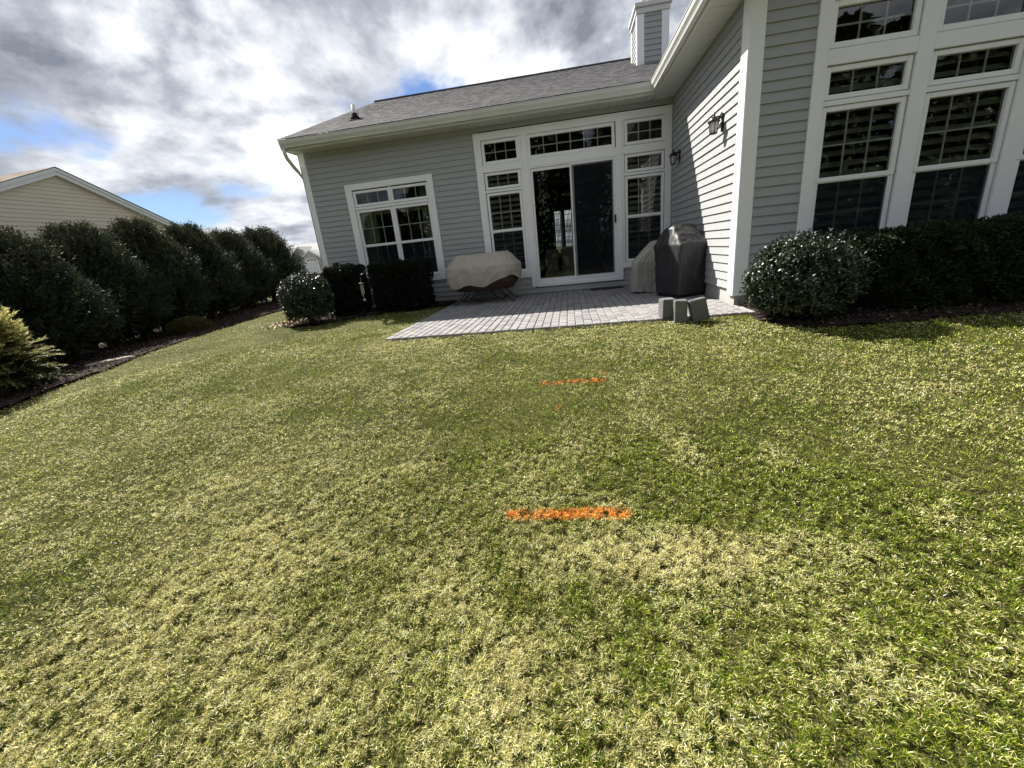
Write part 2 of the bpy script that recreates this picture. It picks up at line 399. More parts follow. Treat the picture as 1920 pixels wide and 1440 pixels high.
def mulch(name, label, poly, n, extra_light=.15):
    xs = np.array([p[0] for p in poly]); ys = np.array([p[1] for p in poly])
    P = np.stack([rng.uniform(xs.min(), xs.max(), n * 3), rng.uniform(ys.min(), ys.max(), n * 3)], 1)
    P = P[in_poly(P[:, 0], P[:, 1], poly)][:n]; n = len(P)
    P3 = np.stack([P[:, 0], P[:, 1], gz(P[:, 0], P[:, 1]) + .012 + rng.uniform(0, .03, n)], 1)
    D = rng.normal(size=(n, 3)); D[:, 2] *= .35; Nn = rng.normal(size=(n, 3)) * .4 + [0, 0, 1]
    base = np.array([.055, .040, .034]) * rng.uniform(.5, 1.7, (n, 1))
    l = rng.random(n) < extra_light; base[l] = np.array([.2, .165, .14]) * rng.uniform(.6, 1.3, (l.sum(), 1))
    V, F, C = leaves(P3, D, Nn, rng.uniform(.02, .06, n), rng.uniform(.008, .022, n), base, .1)
    o = np_mesh(name, V, F, C, M_mulch); tag(o, label, 'mulch', kind='stuff')
bed('planting_bed', BED_L); bed('planting_bed', BED_A); bed('planting_bed', BED_C)
mulch('bark_mulch', 'dark bark mulch under the row of tall evergreens', BED_L, 42000, .10)
mulch('bark_mulch', 'dark bark mulch between the house wall and the clipped yews', BED_A, 5000, .1)
mulch('bark_mulch', 'bark mulch round the big glossy bush beside the white corner post', BED_C, 12000, .2)

# patio of pavers
PX0, PX1, PY0, PY1 = -2.24, 1.865, -3.66, 0.0
pm = MB()
pm.box(PX0 + .01, PX1 + .02, PY0 + .01, -.001, -.09, -.004, col=(.07, .065, .06))
cw, rl = .095, .19
ci = 0; x = PX0
while x < PX1 - .02:
    x1 = min(x + cw, PX1); off = 0 if ci % 2 == 0 else rl / 2
    y = PY0 - off
    while y < -.0:
        a = max(y, PY0); b = min(y + rl, -.002)
        if b - a > .03:
            k = random.uniform(.82, 1.08); tcol = random.choice([(.24, .238, .238), (.23, .228, .23), (.26, .252, .248), (.18, .178, .178), (.245, .238, .234)])
            dz = random.uniform(-.002, .0025)
            pm.box(x + .0035, x1 - .0035, a + .0035, b - .0035, -.06, .006 + dz, .007, tuple(c * k for c in tcol))
        y += rl
    x += cw; ci += 1
# the narrow strip in front of the corner post
for i in range(4):
    y0 = PY0 + i * .128
    pm.box(PX1 + .004, PX1 + .05 + .0 * i, y0 + .003, y0 + .125, -.06, .005, .006, (.38, .37, .355))
patio = pm.build('patio', M_pave, color=True); tag(patio, kind='structure')

# ================================================================== HOUSE
house = empty('house', (0, 0, 0), 'grey clapboard house with white trim, sliding patio door and tall gridded windows', 'house')
CR = .0967
def lap_wall(mb, origin, u, n, z0, z1, spans, cuts=(), proud=.017, cr=CR, u_fn=None):
    """origin + u*U + z; n outward; spans (a,b); cuts (u0,u1,zz0,zz1)"""
    o = Vector(origin); u = Vector(u); n = Vector(n); z = z0
    while z < z1 - 1e-4:
        zt = min(z + cr, z1)
        iv = [u_fn((z + zt) / 2)] if u_fn else [tuple(spans)]
        for (c0, c1, cz0, cz1) in cuts:
            if zt > cz0 and z < cz1:
                nv = []
                for a, b in iv:
                    if c1 <= a or c0 >= b: nv.append((a, b)); continue
                    if c0 > a: nv.append((a, c0))
                    if c1 < b: nv.append((c1, b))
                iv = nv
        for a, b in iv:
            if b - a < .005: continue
            if b - a > 2.2 and cr < .11:
                j = a + random.uniform(.25, .75) * (b - a); segs = [(a, j, 0.0), (j - .02, b, .0016)]
            else: segs = [(a, b, 0.0)]
            for a, b, ex in segs:
              P = lambda uu, zz_, nn: tuple(o + u * uu + Vector((0, 0, zz_)) + n * (nn + ex))
              mb.quad(P(a, z, proud), P(b, z, proud), P(b, z + (zt - z) * .9, .003), P(a, z + (zt - z) * .9, .003))
              mb.quad(P(a, z + (zt - z) * .9, .003), P(b, z + (zt - z) * .9, .003), P(b, zt, .001), P(a, zt, .001))
              mb.quad(P(a, z, 0), P(b, z, 0), P(b, z, proud), P(a, z, proud))
        z = zt
    return mb
# --- openings (inset inside casings)
CUT_A = [(-4.12, -2.53, .53, 2.29), (-1.50, 1.775, .43, 2.83), (-.67, .94, .16, 2.83)]
CUT_C = [(2.545, 5.18, .53, 2.83)]
mb = MB(); lap_wall(mb, (0, 0, 0), (1, 0, 0), (0, -1, 0), .0233, 3.02, (-5.0, 1.865), CUT_A); mb.build('siding', M_side, house)
mb = MB(); lap_wall(mb, (1.865, 0, 0), (0, -1, 0), (-1, 0, 0), .18, 3.04, (0.0, 3.14)); mb.build('siding', M_side, house)
mb = MB(); lap_wall(mb, (0, -3.14, 0), (1, 0, 0), (0, -1, 0), .18, 3.06, (1.865, 5.9), CUT_C)
lap_wall(mb, (0, -3.14, 0), (1, 0, 0), (0, -1, 0), 3.06, 4.03, None, u_fn=lambda z: (1.865 + max(0, (z - 3.15) / .4) , 5.9 - max(0, (z - 3.15) / .4)))
mb.build('siding', M_side, house)
mb = MB()
lap_wall(mb, (-5.0, 0, 0), (0, 1, 0), (-1, 0, 0), .12, 3.06, (0, 8.9))
lap_wall(mb, (-5.0, 0, 0), (0, 1, 0), (-1, 0, 0), 3.06, 4.95, None, u_fn=lambda z: ((z - 3.2) / .4 + .1 if z > 3.24 else 0, 8.9 - ((z - 3.2) / .4 + .1 if z > 3.24 else 0)))
mb.build('siding', M_side, house)
mb = MB(); lap_wall(mb, (5.9, 0, 0), (0, 1, 0), (1, 0, 0), .18, 3.06, (-3.14, 8.9)); mb.build('siding', M_side, house)
REAR = [(-.47, -.20, .56, 2.14), (-.09, .30, .50, 2.14)]
mb = MB(); lap_wall(mb, (0, 8.9, 0), (1, 0, 0), (0, 1, 0), .12, 3.06, (-5.0, 5.9), REAR); mb.build('siding', M_side, house)
# foundation
mb = MB()
mb.box(-4.985, 1.864, .004, .15, -.6, .03); mb.box(1.880, 1.9, -3.12, .0, -.6, .18); mb.box(1.8795, 5.88, -3.1245, -2.95, -.6, .18)
mb.box(-4.985, -4.85, .15, 8.88, -.6, .125); mb.box(-4.85, 5.88, 8.75, 8.88, -.6, .125); mb.box(5.75, 5.88, -2.95, 8.75, -.6, .18)
mb.build('foundation', M_found, house)
# corner posts
mb = MB(); mb.box(1.845, 1.997, -3.162, -3.14 + .0, .11, 3.03, .006); mb.box(1.843, 1.8652, -3.1645, -2.98, .11, 3.03, .008); mb.build('corner_board', M_trim, house)
mb = MB(); mb.box(-5.022, -4.895, -.024, -.0005, .10, 3.02, .005); mb.box(-5.024, -5.0005, -.024, .12, .10, 3.02, .005); mb.build('corner_board', M_trim, house)
# dark inside-corner channel
mb = MB(); mb.box(1.845, 1.8645, -.022, -.0005, .13, 3.02, .003); mb.build('corner_channel', M_side, house)

# room liners (open toward the windows)
def liner(name, x0, x1, y0, y1, z0, z1, holes=()):
    mb = MB()
    mb.quad((x0, y0, z0), (x1, y0, z0), (x1, y1, z0), (x0, y1, z0)); mb.quad((x0, y0, z1), (x0, y1, z1), (x1, y1, z1), (x1, y0, z1))
    mb.quad((x0, y0, z0), (x0, y1, z0), (x0, y1, z1), (x0, y0, z1)); mb.quad((x1, y0, z0), (x1, y0, z1), (x1, y1, z1), (x1, y1, z0))
    xs = sorted({x0, x1} | {h[0] for h in holes} | {h[1] for h in holes}); zs = sorted({z0, z1} | {h[2] for h in holes} | {h[3] for h in holes})
    for a, b in zip(xs, xs[1:]):
        for c, d in zip(zs, zs[1:]):
            mx_, mz_ = (a + b) / 2, (c + d) / 2
            if any(h[0] < mx_ < h[1] and h[2] < mz_ < h[3] for h in holes): continue
            mb.quad((a, y1, c), (a, y1, d), (b, y1, d), (b, y1, c))
    mb.build(name, M_room, house)
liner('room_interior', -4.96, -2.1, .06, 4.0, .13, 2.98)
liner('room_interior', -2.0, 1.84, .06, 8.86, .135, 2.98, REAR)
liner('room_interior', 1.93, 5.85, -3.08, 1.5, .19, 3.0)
# rear window frames seen through the room (white grilles)
mb = MB()
for x0, x1, z0, z1 in REAR:
    mb.box(x0, x0 + .03, 8.80, 8.85, z0, z1); mb.box(x1 - .03, x1, 8.80, 8.85, z0, z1); mb.box(x0 + .03, x1 - .03, 8.80, 8.85, z1 - .03, z1); mb.box(x0 + .03, x1 - .03, 8.80, 8.85, z0, z0 + .03)
    for xv in np.arange(x0 + .07, x1 - .04, .05): mb.box(xv - .016, xv + .016, 8.815, 8.835, z0 + .03, z1 - .03)
    z = z0 + .25
    while z < z1 - .05: mb.box(x0 + .03, x1 - .03, 8.81, 8.83, z, z + .02); z += .2
mb.build('rear_window_grille', M_trim, house)
# dim furniture shapes inside the dining room
def chair_cloth(x, y, w_, h, cloth):
    m_ = MB(); n = 22
    prof = [(0, 1.0), (.45, .96), (.5, .8), (1.0, .78)]
    for side in range(n):
        a0 = 2 * math.pi * side / n; a1 = 2 * math.pi * (side + 1) / n
        for (z0, r0), (z1, r1) in zip(prof, prof[1:]):
            f = lambda a, r, z: (x + w_ / 2 * r * (abs(math.cos(a)) ** .5) * math.copysign(1, math.cos(a)) * (1 + .05 * math.sin(a * 9) * (1 - z)), y + w_ / 2 * r * (abs(math.sin(a)) ** .5) * math.copysign(1, math.sin(a)), .14 + z * h)
            m_.quad(f(a0, r0, z0), f(a1, r0, z0), f(a1, r1, z1), f(a0, r1, z1))
    return m_
M_cloth = mat('grey_slipcover', (.34, .33, .31), .9, var=(6, .6, (.2, .19, .18)))
ch0 = empty('covered_armchair', (-.35, .9, .135), 'grey slipcovered armchair low behind the left pane of the patio door', 'armchair', 'slipcovered armchairs inside the patio door')
mb = chair_cloth(-.35, .9, .34, .5, 1); mb.build('slipcover', M_cloth, ch0, True)
mb = MB(); mb.box(-.5, -.2, .9, 1.06, .55, .8, .04); mb.build('backrest', M_cloth, ch0)
ch1 = empty('covered_armchair', (.0, 1.0, .135), 'grey slipcovered armchair behind the middle rail of the patio door', 'armchair', 'slipcovered armchairs inside the patio door')
mb = chair_cloth(.0, 1.0, .36, .52, 1); mb.build('slipcover', M_cloth, ch1, True)
mb = MB(); mb.box(-.16, .16, 1.02, 1.18, .57, .82, .04); mb.build('backrest', M_cloth, ch1)

# --- window builder on planes facing -y
def rect_ring(mb, x0, x1, z0, z1, yf, yb, wd, bev=.004, wb=None, wt=None):
    wb = wd if wb is None else wb; wt = wd if wt is None else wt
    mb.box(x0, x0 + wd, yf, yb, z0, z1, bev); mb.box(x1 - wd, x1, yf, yb, z0, z1, bev)
    mb.box(x0 + wd + .0005, x1 - wd - .0005, yf + .001, yb, z1 - wt, z1, bev); mb.box(x0 + wd + .0005, x1 - wd - .0005, yf + .001, yb, z0, z0 + wb, bev)
def sash(win, Y, gx0, gx1, gz0, gz1, cols, rows, depth=.012, fw=.045, screen=False):
    """glass rectangle gx0..gz1, frame ring around of width fw"""
    mb = MB(); rect_ring(mb, gx0 - fw, gx1 + fw, gz0 - fw, gz1 + fw, Y - depth, Y + .05, fw); mb.build('sash_frame', M_trim, win)
    mb = MB(); yg = Y + .022
    mb.quad((gx0, yg, gz0), (gx1, yg, gz0), (gx1, yg, gz1), (gx0, yg, gz1)); mb.build('glass_pane', M_glass, win)
    if cols > 1 or rows > 1:
        mb = MB(); t = .0085; ym = yg + .004
        for i in range(1, cols):
            x = gx0 + (gx1 - gx0) * i / cols; mb.box(x - t, x + t, ym, ym + .01, gz0, gz1)
            if rows == 1: mb.build('grille_bar', M_trim, win); mb = MB()
        for j in range(1, rows):
            z = gz0 + (gz1 - gz0) * j / rows; mb.box(gx0, gx1, ym - .0015, ym + .0085, z - t, z + t)
        if rows > 1: mb.build('grille', M_trim, win)
    if screen:
        mb = MB(); ys = Y + .004; mb.quad((gx0, ys, gz0), (gx1, ys, gz0), (gx1, ys, gz1), (gx0, ys, gz1)); mb.build('insect_screen', M_screen, win)
def blinds(win, Y, x0, x1, z0, z1, pitch=.098):
    mb = MB(); z = z0; yb = Y + .11
    while z < z1:
        a = math.radians(random.uniform(38, 52)); h = .043
        c, s_ = math.cos(a) * h, math.sin(a) * h; jz = random.uniform(-.004, .004)
        mb.quad((x0, yb - c, z - s_ + jz), (x1, yb - c, z - s_ + jz), (x1, yb, z + .004 + jz), (x0, yb, z + .004 + jz))
        mb.quad((x0, yb, z + .004 + jz), (x1, yb, z + .004 + jz), (x1, yb + c, z + s_ + jz), (x0, yb + c, z + s_ + jz))
        z += pitch
    mb.build('blind', M_blind, win)
def column(parent, Y, x0, x1, sill=.5, label=None):
    win = empty('window', (x0, Y, sill), None, None); win.parent = parent
    if label: win['label'] = label
    sash(win, Y, x0, x1, 2.012, 2.205, 3, 1)
    sash(win, Y, x0, x1, 1.262, 1.862, 3, 2, depth=.014)
    sash(win, Y, x0, x1, sill, 1.208, 3, 3 if sill < .55 else 2, depth=.006, screen=True)
    blinds(win, Y, x0 - .03, x1 + .03, sill, 2.2)
    return win
def transom(parent, Y, x0, x1, z0, z1, cols, rows):
    win = empty('transom_window', (x0, Y, z0), None, None); win.parent = parent; sash(win, Y, x0, x1, z0, z1, cols, rows, fw=.05); return win

# big unit on wall A
casing = MB(); Yc = -.034; yb = .0
def cas(mb, x0, x1, z0, z1, Y, pr=.034, bev=.004): mb.box(x0, x1, Y - pr, Y + .02, z0, z1, bev)
cas(casing, -1.59, -1.462, .335, 2.906, 0); cas(casing, 1.735, 1.843, .345, 2.906, 0)
cas(casing, -1.4615, 1.7345, 2.782, 2.905, 0, .033)
cas(casing, -.735, -.63, .142, 2.7815, 0, .035); cas(casing, .912, 1.01, .134, 2.7815, 0, .035)
cas(casing, -1.4615, -.7355, 2.256, 2.385, 0, .033); cas(casing, -.6295, .9115, 2.255, 2.39, 0, .033); cas(casing, 1.0105, 1.7345, 2.256, 2.385, 0, .033)
cas(casing, -1.4615, -.7355, 1.915, 1.958, 0, .024); cas(casing, 1.0105, 1.7345, 1.915, 1.958, 0, .024)
cas(casing, -1.4615, -.7355, .335, .452, 0, .04); cas(casing, 1.0105, 1.7345, .345, .45, 0, .04)
# strips flanking columns
cas(casing, -.785, -.7355, .4525, 1.9145, 0, .022); cas(casing, 1.0105, 1.052, .4505, 1.9145, 0, .022)
cas(casing, -.785, -.7355, 1.9585, 2.2555, 0, .022); cas(casing, 1.0105, 1.052, 1.9585, 2.2555, 0, .022)
cas(casing, -.785, -.7355, 2.3855, 2.7815, 0, .022); cas(casing, 1.0105, 1.052, 2.3855, 2.7815, 0, .022)
cas(casing, -.6295, -.612, 2.3905, 2.7815, 0, .022)
cas(casing, -.6295, .9115, .134, .19, 0, .045)
casing.build('window_casing', M_trim, house)
column(house, 0, -1.405, -.835); column(house, 0, 1.105, 1.68)
transom(house, 0, -1.405, -.83, 2.44, 2.725, 3, 2); transom(house, 0, -.573, .846, 2.445, 2.728, 6, 2); transom(house, 0, 1.108, 1.682, 2.445, 2.727, 3, 2)
# sliding door
door = empty('sliding_door', (.14, 0, .14), None, None); door.parent = house
mb = MB(); rect_ring(mb, -.6295, .9115, .1905, 2.2545, -.03, .09, .028, .003, .04, .022); mb.build('door_frame', M_trim, door)
mb = MB(); rect_ring(mb, -.600, .165, .232, 2.23, -.006, .03, .036, .003, .055, .05); mb.build('sliding_panel', M_trim, door)
mb = MB(); rect_ring(mb, .095, .882, .232, 2.23, .035, .07, .045, .003, .055, .04); mb.build('fixed_panel', M_trim, door)
mb = MB(); rect_ring(mb, .100, .882, .234, 2.23, -.028, -.009, .028, .003, .045, .028); mb.build('screen_door_frame', M_trim, door)
mb = MB(); mb.quad((-.57, .012, .28), (.13, .012, .28), (.13, .012, 2.19), (-.57, .012, 2.19)); mb.build('glass_pane', M_glass, door)
mb = MB(); mb.quad((.138, .05, .28), (.84, .05, .28), (.84, .05, 2.2), (.138, .05, 2.2)); mb.build('glass_pane', M_glass, door)
mb = MB(); mb.quad((.128, -.018, .278), (.855, -.018, .278), (.855, -.018, 2.203), (.128, -.018, 2.203)); mb.build('insect_screen', M_screen, door)
mb = MB(); mb.box(.862, .892, -.055, -.028, 1.16, 1.30, .006); mb.build('handle', M_black, door)

# window 1
mb = MB()
cas(mb, -4.205, -4.075, .45, 2.37, 0); cas(mb, -2.555, -2.44, .45, 2.37, 0); cas(mb, -4.0745, -2.5555, 2.262, 2.369, 0, .033); cas(mb, -4.0745, -2.5555, .45, .555, 0, .04)
cas(mb, -3.345 + .03, -3.29 - .005, .5555, 2.2615, 0, .026); cas(mb, -4.0745, -3.3155, 1.905, 1.955, 0, .022); cas(mb, -3.2945, -2.5555, 1.905, 1.955, 0, .022)
mb.build('window_casing', M_trim, house)
for a, b in ((-4.02, -3.363), (-3.262, -2.598)):
    win = empty('window', (a, 0, .6), None, None); win.parent = house
    sash(win, 0, a, b, 2.008, 2.198, 3, 1); sash(win, 0, a, b, 1.256, 1.853, 3, 2, depth=.014); sash(win, 0, a, b, .61, 1.207, 3, 2, depth=.006, screen=True)
    mb = MB()
    if a < -3.5: spans_ = [(a - .04, a + .25)]
    else: spans_ = [(b - .2, b + .04)]
    for s0, s1 in spans_:
        n = 26
        for i in range(n):
            u0, u1 = s0 + (s1 - s0) * i / n, s0 + (s1 - s0) * (i + 1) / n
            d0, d1_ = .16 + .025 * math.sin(i * 1.5), .16 + .025 * math.sin((i + 1) * 1.5)
            mb.quad((u0, d0, .5), (u1, d1_, .5), (u1, d1_, 2.24), (u0, d0, 2.24))
    mb.box(a - .04, b + .04, .13, .2, 1.80, 1.9, .01)
    mb.build('curtain', M_curtain, win, True)

# wall C windows
mb = MB(); Y = -3.14
cas(mb, 2.462, 2.578, .45, 2.906, Y); cas(mb, 5.145, 5.26, .45, 2.906, Y); cas(mb, 2.5785, 5.1445, 2.782, 2.905, Y, .033); cas(mb, 2.5785, 5.1445, .45, .555, Y, .04)
for a, b in ((3.345, 3.48), (4.248, 4.385)):
    cas(mb, a, b, .5555, 2.7815, Y, .035)
for a, b in ((2.5785, 3.3445), (3.4805, 4.2475), (4.3855, 5.1445)):
    cas(mb, a, b, 2.258, 2.388, Y, .033); cas(mb, a, b, 1.912, 1.958, Y, .024)
mb.build('window_casing', M_trim, house)
for a, b in ((2.627, 3.287), (3.537, 4.195), (4.44, 5.098)):
    column(house, Y, a, b, .61); transom(house, Y, a, b, 2.448, 2.728, 3, 2)

# --- roofs
def roof_plane(mb, y0, z0, slope, x0, x1, y1, fn=None, sgn=1, cr=.145, axis='x'):
    y = y0; k = 0
    st = cr / math.hypot(1, slope)
    while y < y1 - 1e-4:
        yt = min(y + st, y1)
        a, b = (x0, x1) if not fn else fn((y + yt) / 2)
        zb, zt = z0 + slope * (y - y0), z0 + slope * (yt - y0)
        x = a - random.uniform(0, .25)
        while x < b:
            xe = min(x + random.uniform(.05, .14), b); xs_ = max(x, a)
            if xe - xs_ > .005:
                c = random.uniform(.84, 1.14); thick = .0065 if random.random() < .5 else .0045
                yy0, yy1 = sgn * y, sgn * yt
                if axis == 'x':
                    A = [(xs_, yy0, zb + thick), (xe, yy0, zb + thick), (xe, yy1, zt + .0005), (xs_, yy1, zt + .0005)]; B = [(xs_, yy0, zb - .006), (xe, yy0, zb - .006), (xe, yy0, zb + thick), (xs_, yy0, zb + thick)]
                else:
                    A = [(yy0, xs_, zb + thick), (yy0, xe, zb + thick), (yy1, xe, zt + .0005), (yy1, xs_, zt + .0005)]; B = [(yy0, xs_, zb - .006), (yy0, xe, zb - .006), (yy0, xe, zb + thick), (yy0, xs_, zb + thick)]
                mb.quad(*A, col=(c, c * random.uniform(.97, 1.01), c)); mb.quad(*B, col=(c * .9,) * 3)
            x = xe
        y = yt; k += 1
mb = MB()
roof_plane(mb, -.47, 3.165, .4, -5.07, 6.3, 4.46, fn=lambda y: (-5.07, 1.5 + max(0.0, (y + .45)) + .05 if y < 1.93 else 6.3))
mb.quad((-5.07, 4.46, 5.137), (6.3, 4.46, 5.137), (6.3, 9.4, 3.16), (-5.07, 9.4, 3.16), (.9, .9, .9))
# ridge cap
x = -5.07
while x < 6.2:
    mb.box(x, x + .2, 4.38, 4.54, 5.118, 5.15, col=(random.uniform(.8, 1.1),) * 3); x += .203
# gable roof of the projecting wing
for sgn_ in (1, -1):
    E0 = 1.48 if sgn_ > 0 else 6.28
    mb.quad((E0, -3.62, 3.165), (3.88, -3.62, 4.125), (3.88, 1.95, 4.125), (E0, -.43, 3.165), (.95, .95, .95))
mb.build('roof', M_shing, house, color=True)
# undersides, fascia
mb = MB()
mb.box(-5.05, 1.5, -.372, -.352, 2.995, 3.15); mb.box(1.512, 1.532, -3.58, -.352, 2.995, 3.15)
mb.box(-5.066, -5.052, -.42, .2, 3.0, 3.16)
# rake boards left gable
for (ya, za, yb_, zb_) in ((-.42, 3.15, 4.46, 5.105), (9.36, 3.15, 4.46, 5.105)):
    mb.poly([(-5.073, ya, za - .13), (-5.073, yb_, zb_ - .13), (-5.073, yb_, zb_), (-5.073, ya, za)]); mb.poly([(-5.055, ya, za - .13), (-5.055, ya, za), (-5.055, yb_, zb_), (-5.055, yb_, zb_ - .13)])
    mb.poly([(-5.073, ya, za - .13), (-5.055, ya, za - .13), (-5.055, yb_, zb_ - .13), (-5.073, yb_, zb_ - .13)])
for E0, in ((1.5,), (6.26,)):
    mb.poly([(E0, -3.6, 3.0), (3.88, -3.6, 3.955), (3.88, -3.6, 4.105), (E0, -3.6, 3.15)]); mb.poly([(E0, -3.58, 3.0), (E0, -3.58, 3.15), (3.88, -3.58, 4.105), (3.88, -3.58, 3.955)])
mb.build('fascia', M_gut, house)
mb = MB()   # soffit panels with gaps as grooves
x = -5.05
while x < 1.49:
    xe = min(x + .148, 1.5); mb.box(x + .002, xe - .002, -.35, -.0145, 3.003, 3.02, .002); x += .15
y = -.0145
while y > -3.56:
    ye = max(y - .148, -3.58); mb.box(1.534, 1.851, ye + .002, y - .002, 3.003, 3.02, .002); y -= .15
mb.box(1.5305, 1.5345, -3.58, -.35, 2.996, 3.0025); mb.box(-5.05, 1.86, -.35, -.0145, 3.0215, 3.03); mb.box(1.533, 1.86, -3.58, -.0145, 3.0315, 3.04)
mb.quad((1.5, -3.58, 3.06), (3.88, -3.58, 4.0), (3.88, -3.14, 4.0), (1.5, -3.14, 3.06)); mb.quad((6.26, -3.58, 3.06), (3.88, -3.58, 4.0), (3.88, -3.14, 4.0), (6.26, -3.14, 3.06))
mb.box(1.5, 1.865, -3.56, -3.14, 3.045, 3.055)
mb.box(-5.05, -5.03, -.35, 8.9, 3.003, 3.02)
mb.build('soffit', M_soff, house)
def extrude_profile(mb, prof, p0, p1, nrm, up=Vector((0, 0, 1)), m0=0, m1=0):
    p0, p1, nrm = Vector(p0), Vector(p1), Vector(nrm); d = (p1 - p0).normalized(); n = len(prof)
    for i in range(n):
        a, b = prof[i], prof[(i + 1) % n]
        f = lambda q, e, mm: tuple(e + nrm * q[0] + up * q[1] + d * (mm * q[0]))
        mb.quad(f(a, p0, m0), f(a, p1, m1), f(b, p1, m1), f(b, p0, m0))
    mb.poly([tuple(p0 + nrm * q[0] + up * q[1] + d * (m0 * q[0])) for q in prof]); mb.poly([tuple(p1 + nrm * q[0] + up * q[1] + d * (m1 * q[0])) for q in prof][::-1])
KP = [(0, 0), (.062, 0), (.066, .02), (.078, .045), (.09, .062), (.096, .085), (.096, .112), (.104, .116), (.104, .125), (.086, .125), (.08, .045), (0, .02)]
mb = MB()
extrude_profile(mb, KP, (-5.06, -.373, 3.028), (1.512, -.373, 3.028), (0, -1, 0), m1=-1)
mb.build('gutter', M_gut, house)
mb = MB()
extrude_profile(mb, KP, (1.511, -.373, 3.028), (1.511, -3.6, 3.028), (-1, 0, 0), m0=1)
mb.build('gutter', M_gut, house)
mb = MB(); mb.tube([(-5.02, -.41, 3.03), (-5.025, -.40, 2.95), (-5.04, -.34, 2.88), (-5.07, -.12, 2.76), (-5.07, .02, 2.68), (-5.065, .10, 2.60), (-5.065, .12, 2.4), (-5.065, .12, .15), (-5.09, .10, .06), (-5.2, 0, .02)], .032, 10); mb.build('downspout', M_gut, house, True)
# vent pipe
vx, vy = -4.1, .82; vz = 3.165 + .4 * (vy + .47)
vp = empty('vent_pipe', (vx, vy, vz), None, None); vp.parent = house
mb = MB(); mb.tube([(vx, vy, vz - .05), (vx, vy, vz + .25)], .04, 14); mb.build('pipe', M_pvc, vp, True)
mb = MB(); mb.lathe((vx, vy, vz - .03), [(.10, 0), (.095, .05), (.062, .10), (.044, .14)], 16); mb.quad((vx - .13, vy - .16, vz - .045), (vx + .13, vy - .16, vz - .045), (vx + .13, vy + .18, vz + .09), (vx - .13, vy + .18, vz + .09)); mb.build('flashing', mat('rubber_boot', (.02, .02, .022), .95, spec=.1), vp)
# chimney
chx0, chx1, chy0, chy1 = 1.67, 2.27, 2.42, 3.25
chim = empty('chimney', (chx0, chy0, 4.2), None, None); chim.parent = house
mb = MB()
lap_wall(mb, (0, chy0, 0), (1, 0, 0), (0, -1, 0), 4.15, 5.22, (chx0, chx1), cr=.1); lap_wall(mb, (chx0, chy0, 0), (0, 1, 0), (-1, 0, 0), 4.15, 5.22, (0, chy1 - chy0), cr=.1)
lap_wall(mb, (chx1, chy0, 0), (0, 1, 0), (1, 0, 0), 4.15, 5.22, (0, chy1 - chy0), cr=.1); lap_wall(mb, (0, chy1, 0), (1, 0, 0), (0, 1, 0), 4.15, 5.22, (chx0, chx1), cr=.1)
mb.build('siding', M_side, chim)
t_ = .02
for cx_, cy_ in ((chx0, chy0), (chx1, chy0), (chx0, chy1), (chx1, chy1)):
    sx = 1 if cx_ == chx0 else -1; sy = 1 if cy_ == chy0 else -1; mb = MB()
    mb.box(cx_ - sx * t_, cx_ + sx * .125, cy_ - sy * t_, cy_ - sy * .0005, 4.18, 5.20, .004)
    mb.box(cx_ - sx * (t_ + .002), cx_ - sx * .0005, cy_ - sy * (t_ + .002), cy_ + sy * .125, 4.18, 5.20, .004)
    mb.build('corner_trim', M_trim, chim)
mb = MB(); mb.box(chx0 - .04, chx1 + .04, chy0 - .04, chy1 + .04, 5.2005, 5.30, .01); mb.box(chx0 - .07, chx1 + .07, chy0 - .07, chy1 + .07, 5.3005, 5.39, .012)
mb.box(chx0 + .02, chx1 - .02, chy0 + .02, chy1 - .02, 5.3905, 5.42); mb.build('cap', M_gut, chim)
mb = MB(); 
for k in range(3): mb.tube([(chx0 + .18 + .12 * k, chy0 + .35, 5.42), (chx0 + .18 + .12 * k, chy0 + .35, 5.60)], .05, 10)
mb.build('flue', M_found, chim)

# ================================================================== WALL LANTERNS
def lantern(y, label, z=2.05):
    L = empty('wall_lantern', (1.85, y, z), label, 'wall lantern', 'black carriage lanterns on the side wall')
    cx_, cy_ = 1.752, y
    mb = MB(); mb.box(1.838, 1.856, y - .03, y + .03, z - .11, z + .075, .01); mb.tube([(1.845, y, z + .0), (1.815, y, z - .05), (1.80, y, z - .02), (1.81, y, z + .04), (1.835, y, z + .085), (1.852, y, z + .06)], .008, 8)
    mb.build('backplate', M_black, L)
    mb = MB(); mb.tube([(1.845, y, z + .03), (1.81, y, z + .048), (cx_ + .03, y, z + .045), (cx_, y, z + .05)], .009, 8); mb.build('arm', M_black, L)
    mb = MB(); n = 6
    mb.lathe((cx_, cy_, z - .13), [(.036, 0), (.040, .006), (.040, .014), (.030, .018)], n)
    for k in range(n):
        a = 2 * math.pi * (k + .5) / n
        mb.tube([(cx_ + .038 * math.cos(a), cy_ + .038 * math.sin(a), z - .12), (cx_ + .055 * math.cos(a), cy_ + .055 * math.sin(a), z + .002)], .0045, 5)
    mb.build('cage', M_black, L)
    mb = MB(); mb.lathe((cx_, cy_, z), [(.066, -.006), (.068, .006), (.055, .018), (.045, .034), (.020, .05), (.012, .06), (.010, .072), (.014, .08), (.006, .095), (.001, .105)], 12)
    mb.build('cap', M_black, L, False)
    mb = MB(); mb.lathe((cx_, cy_, z - .115), [(.034, 0), (.049, .112)], n); mb.build('glass', M_lant_glass, L)
    return L
lantern(-2.52, 'black wall lantern in full sun near the white corner post')
lantern(-.56, 'black wall lantern in shade beside the tall patio windows')

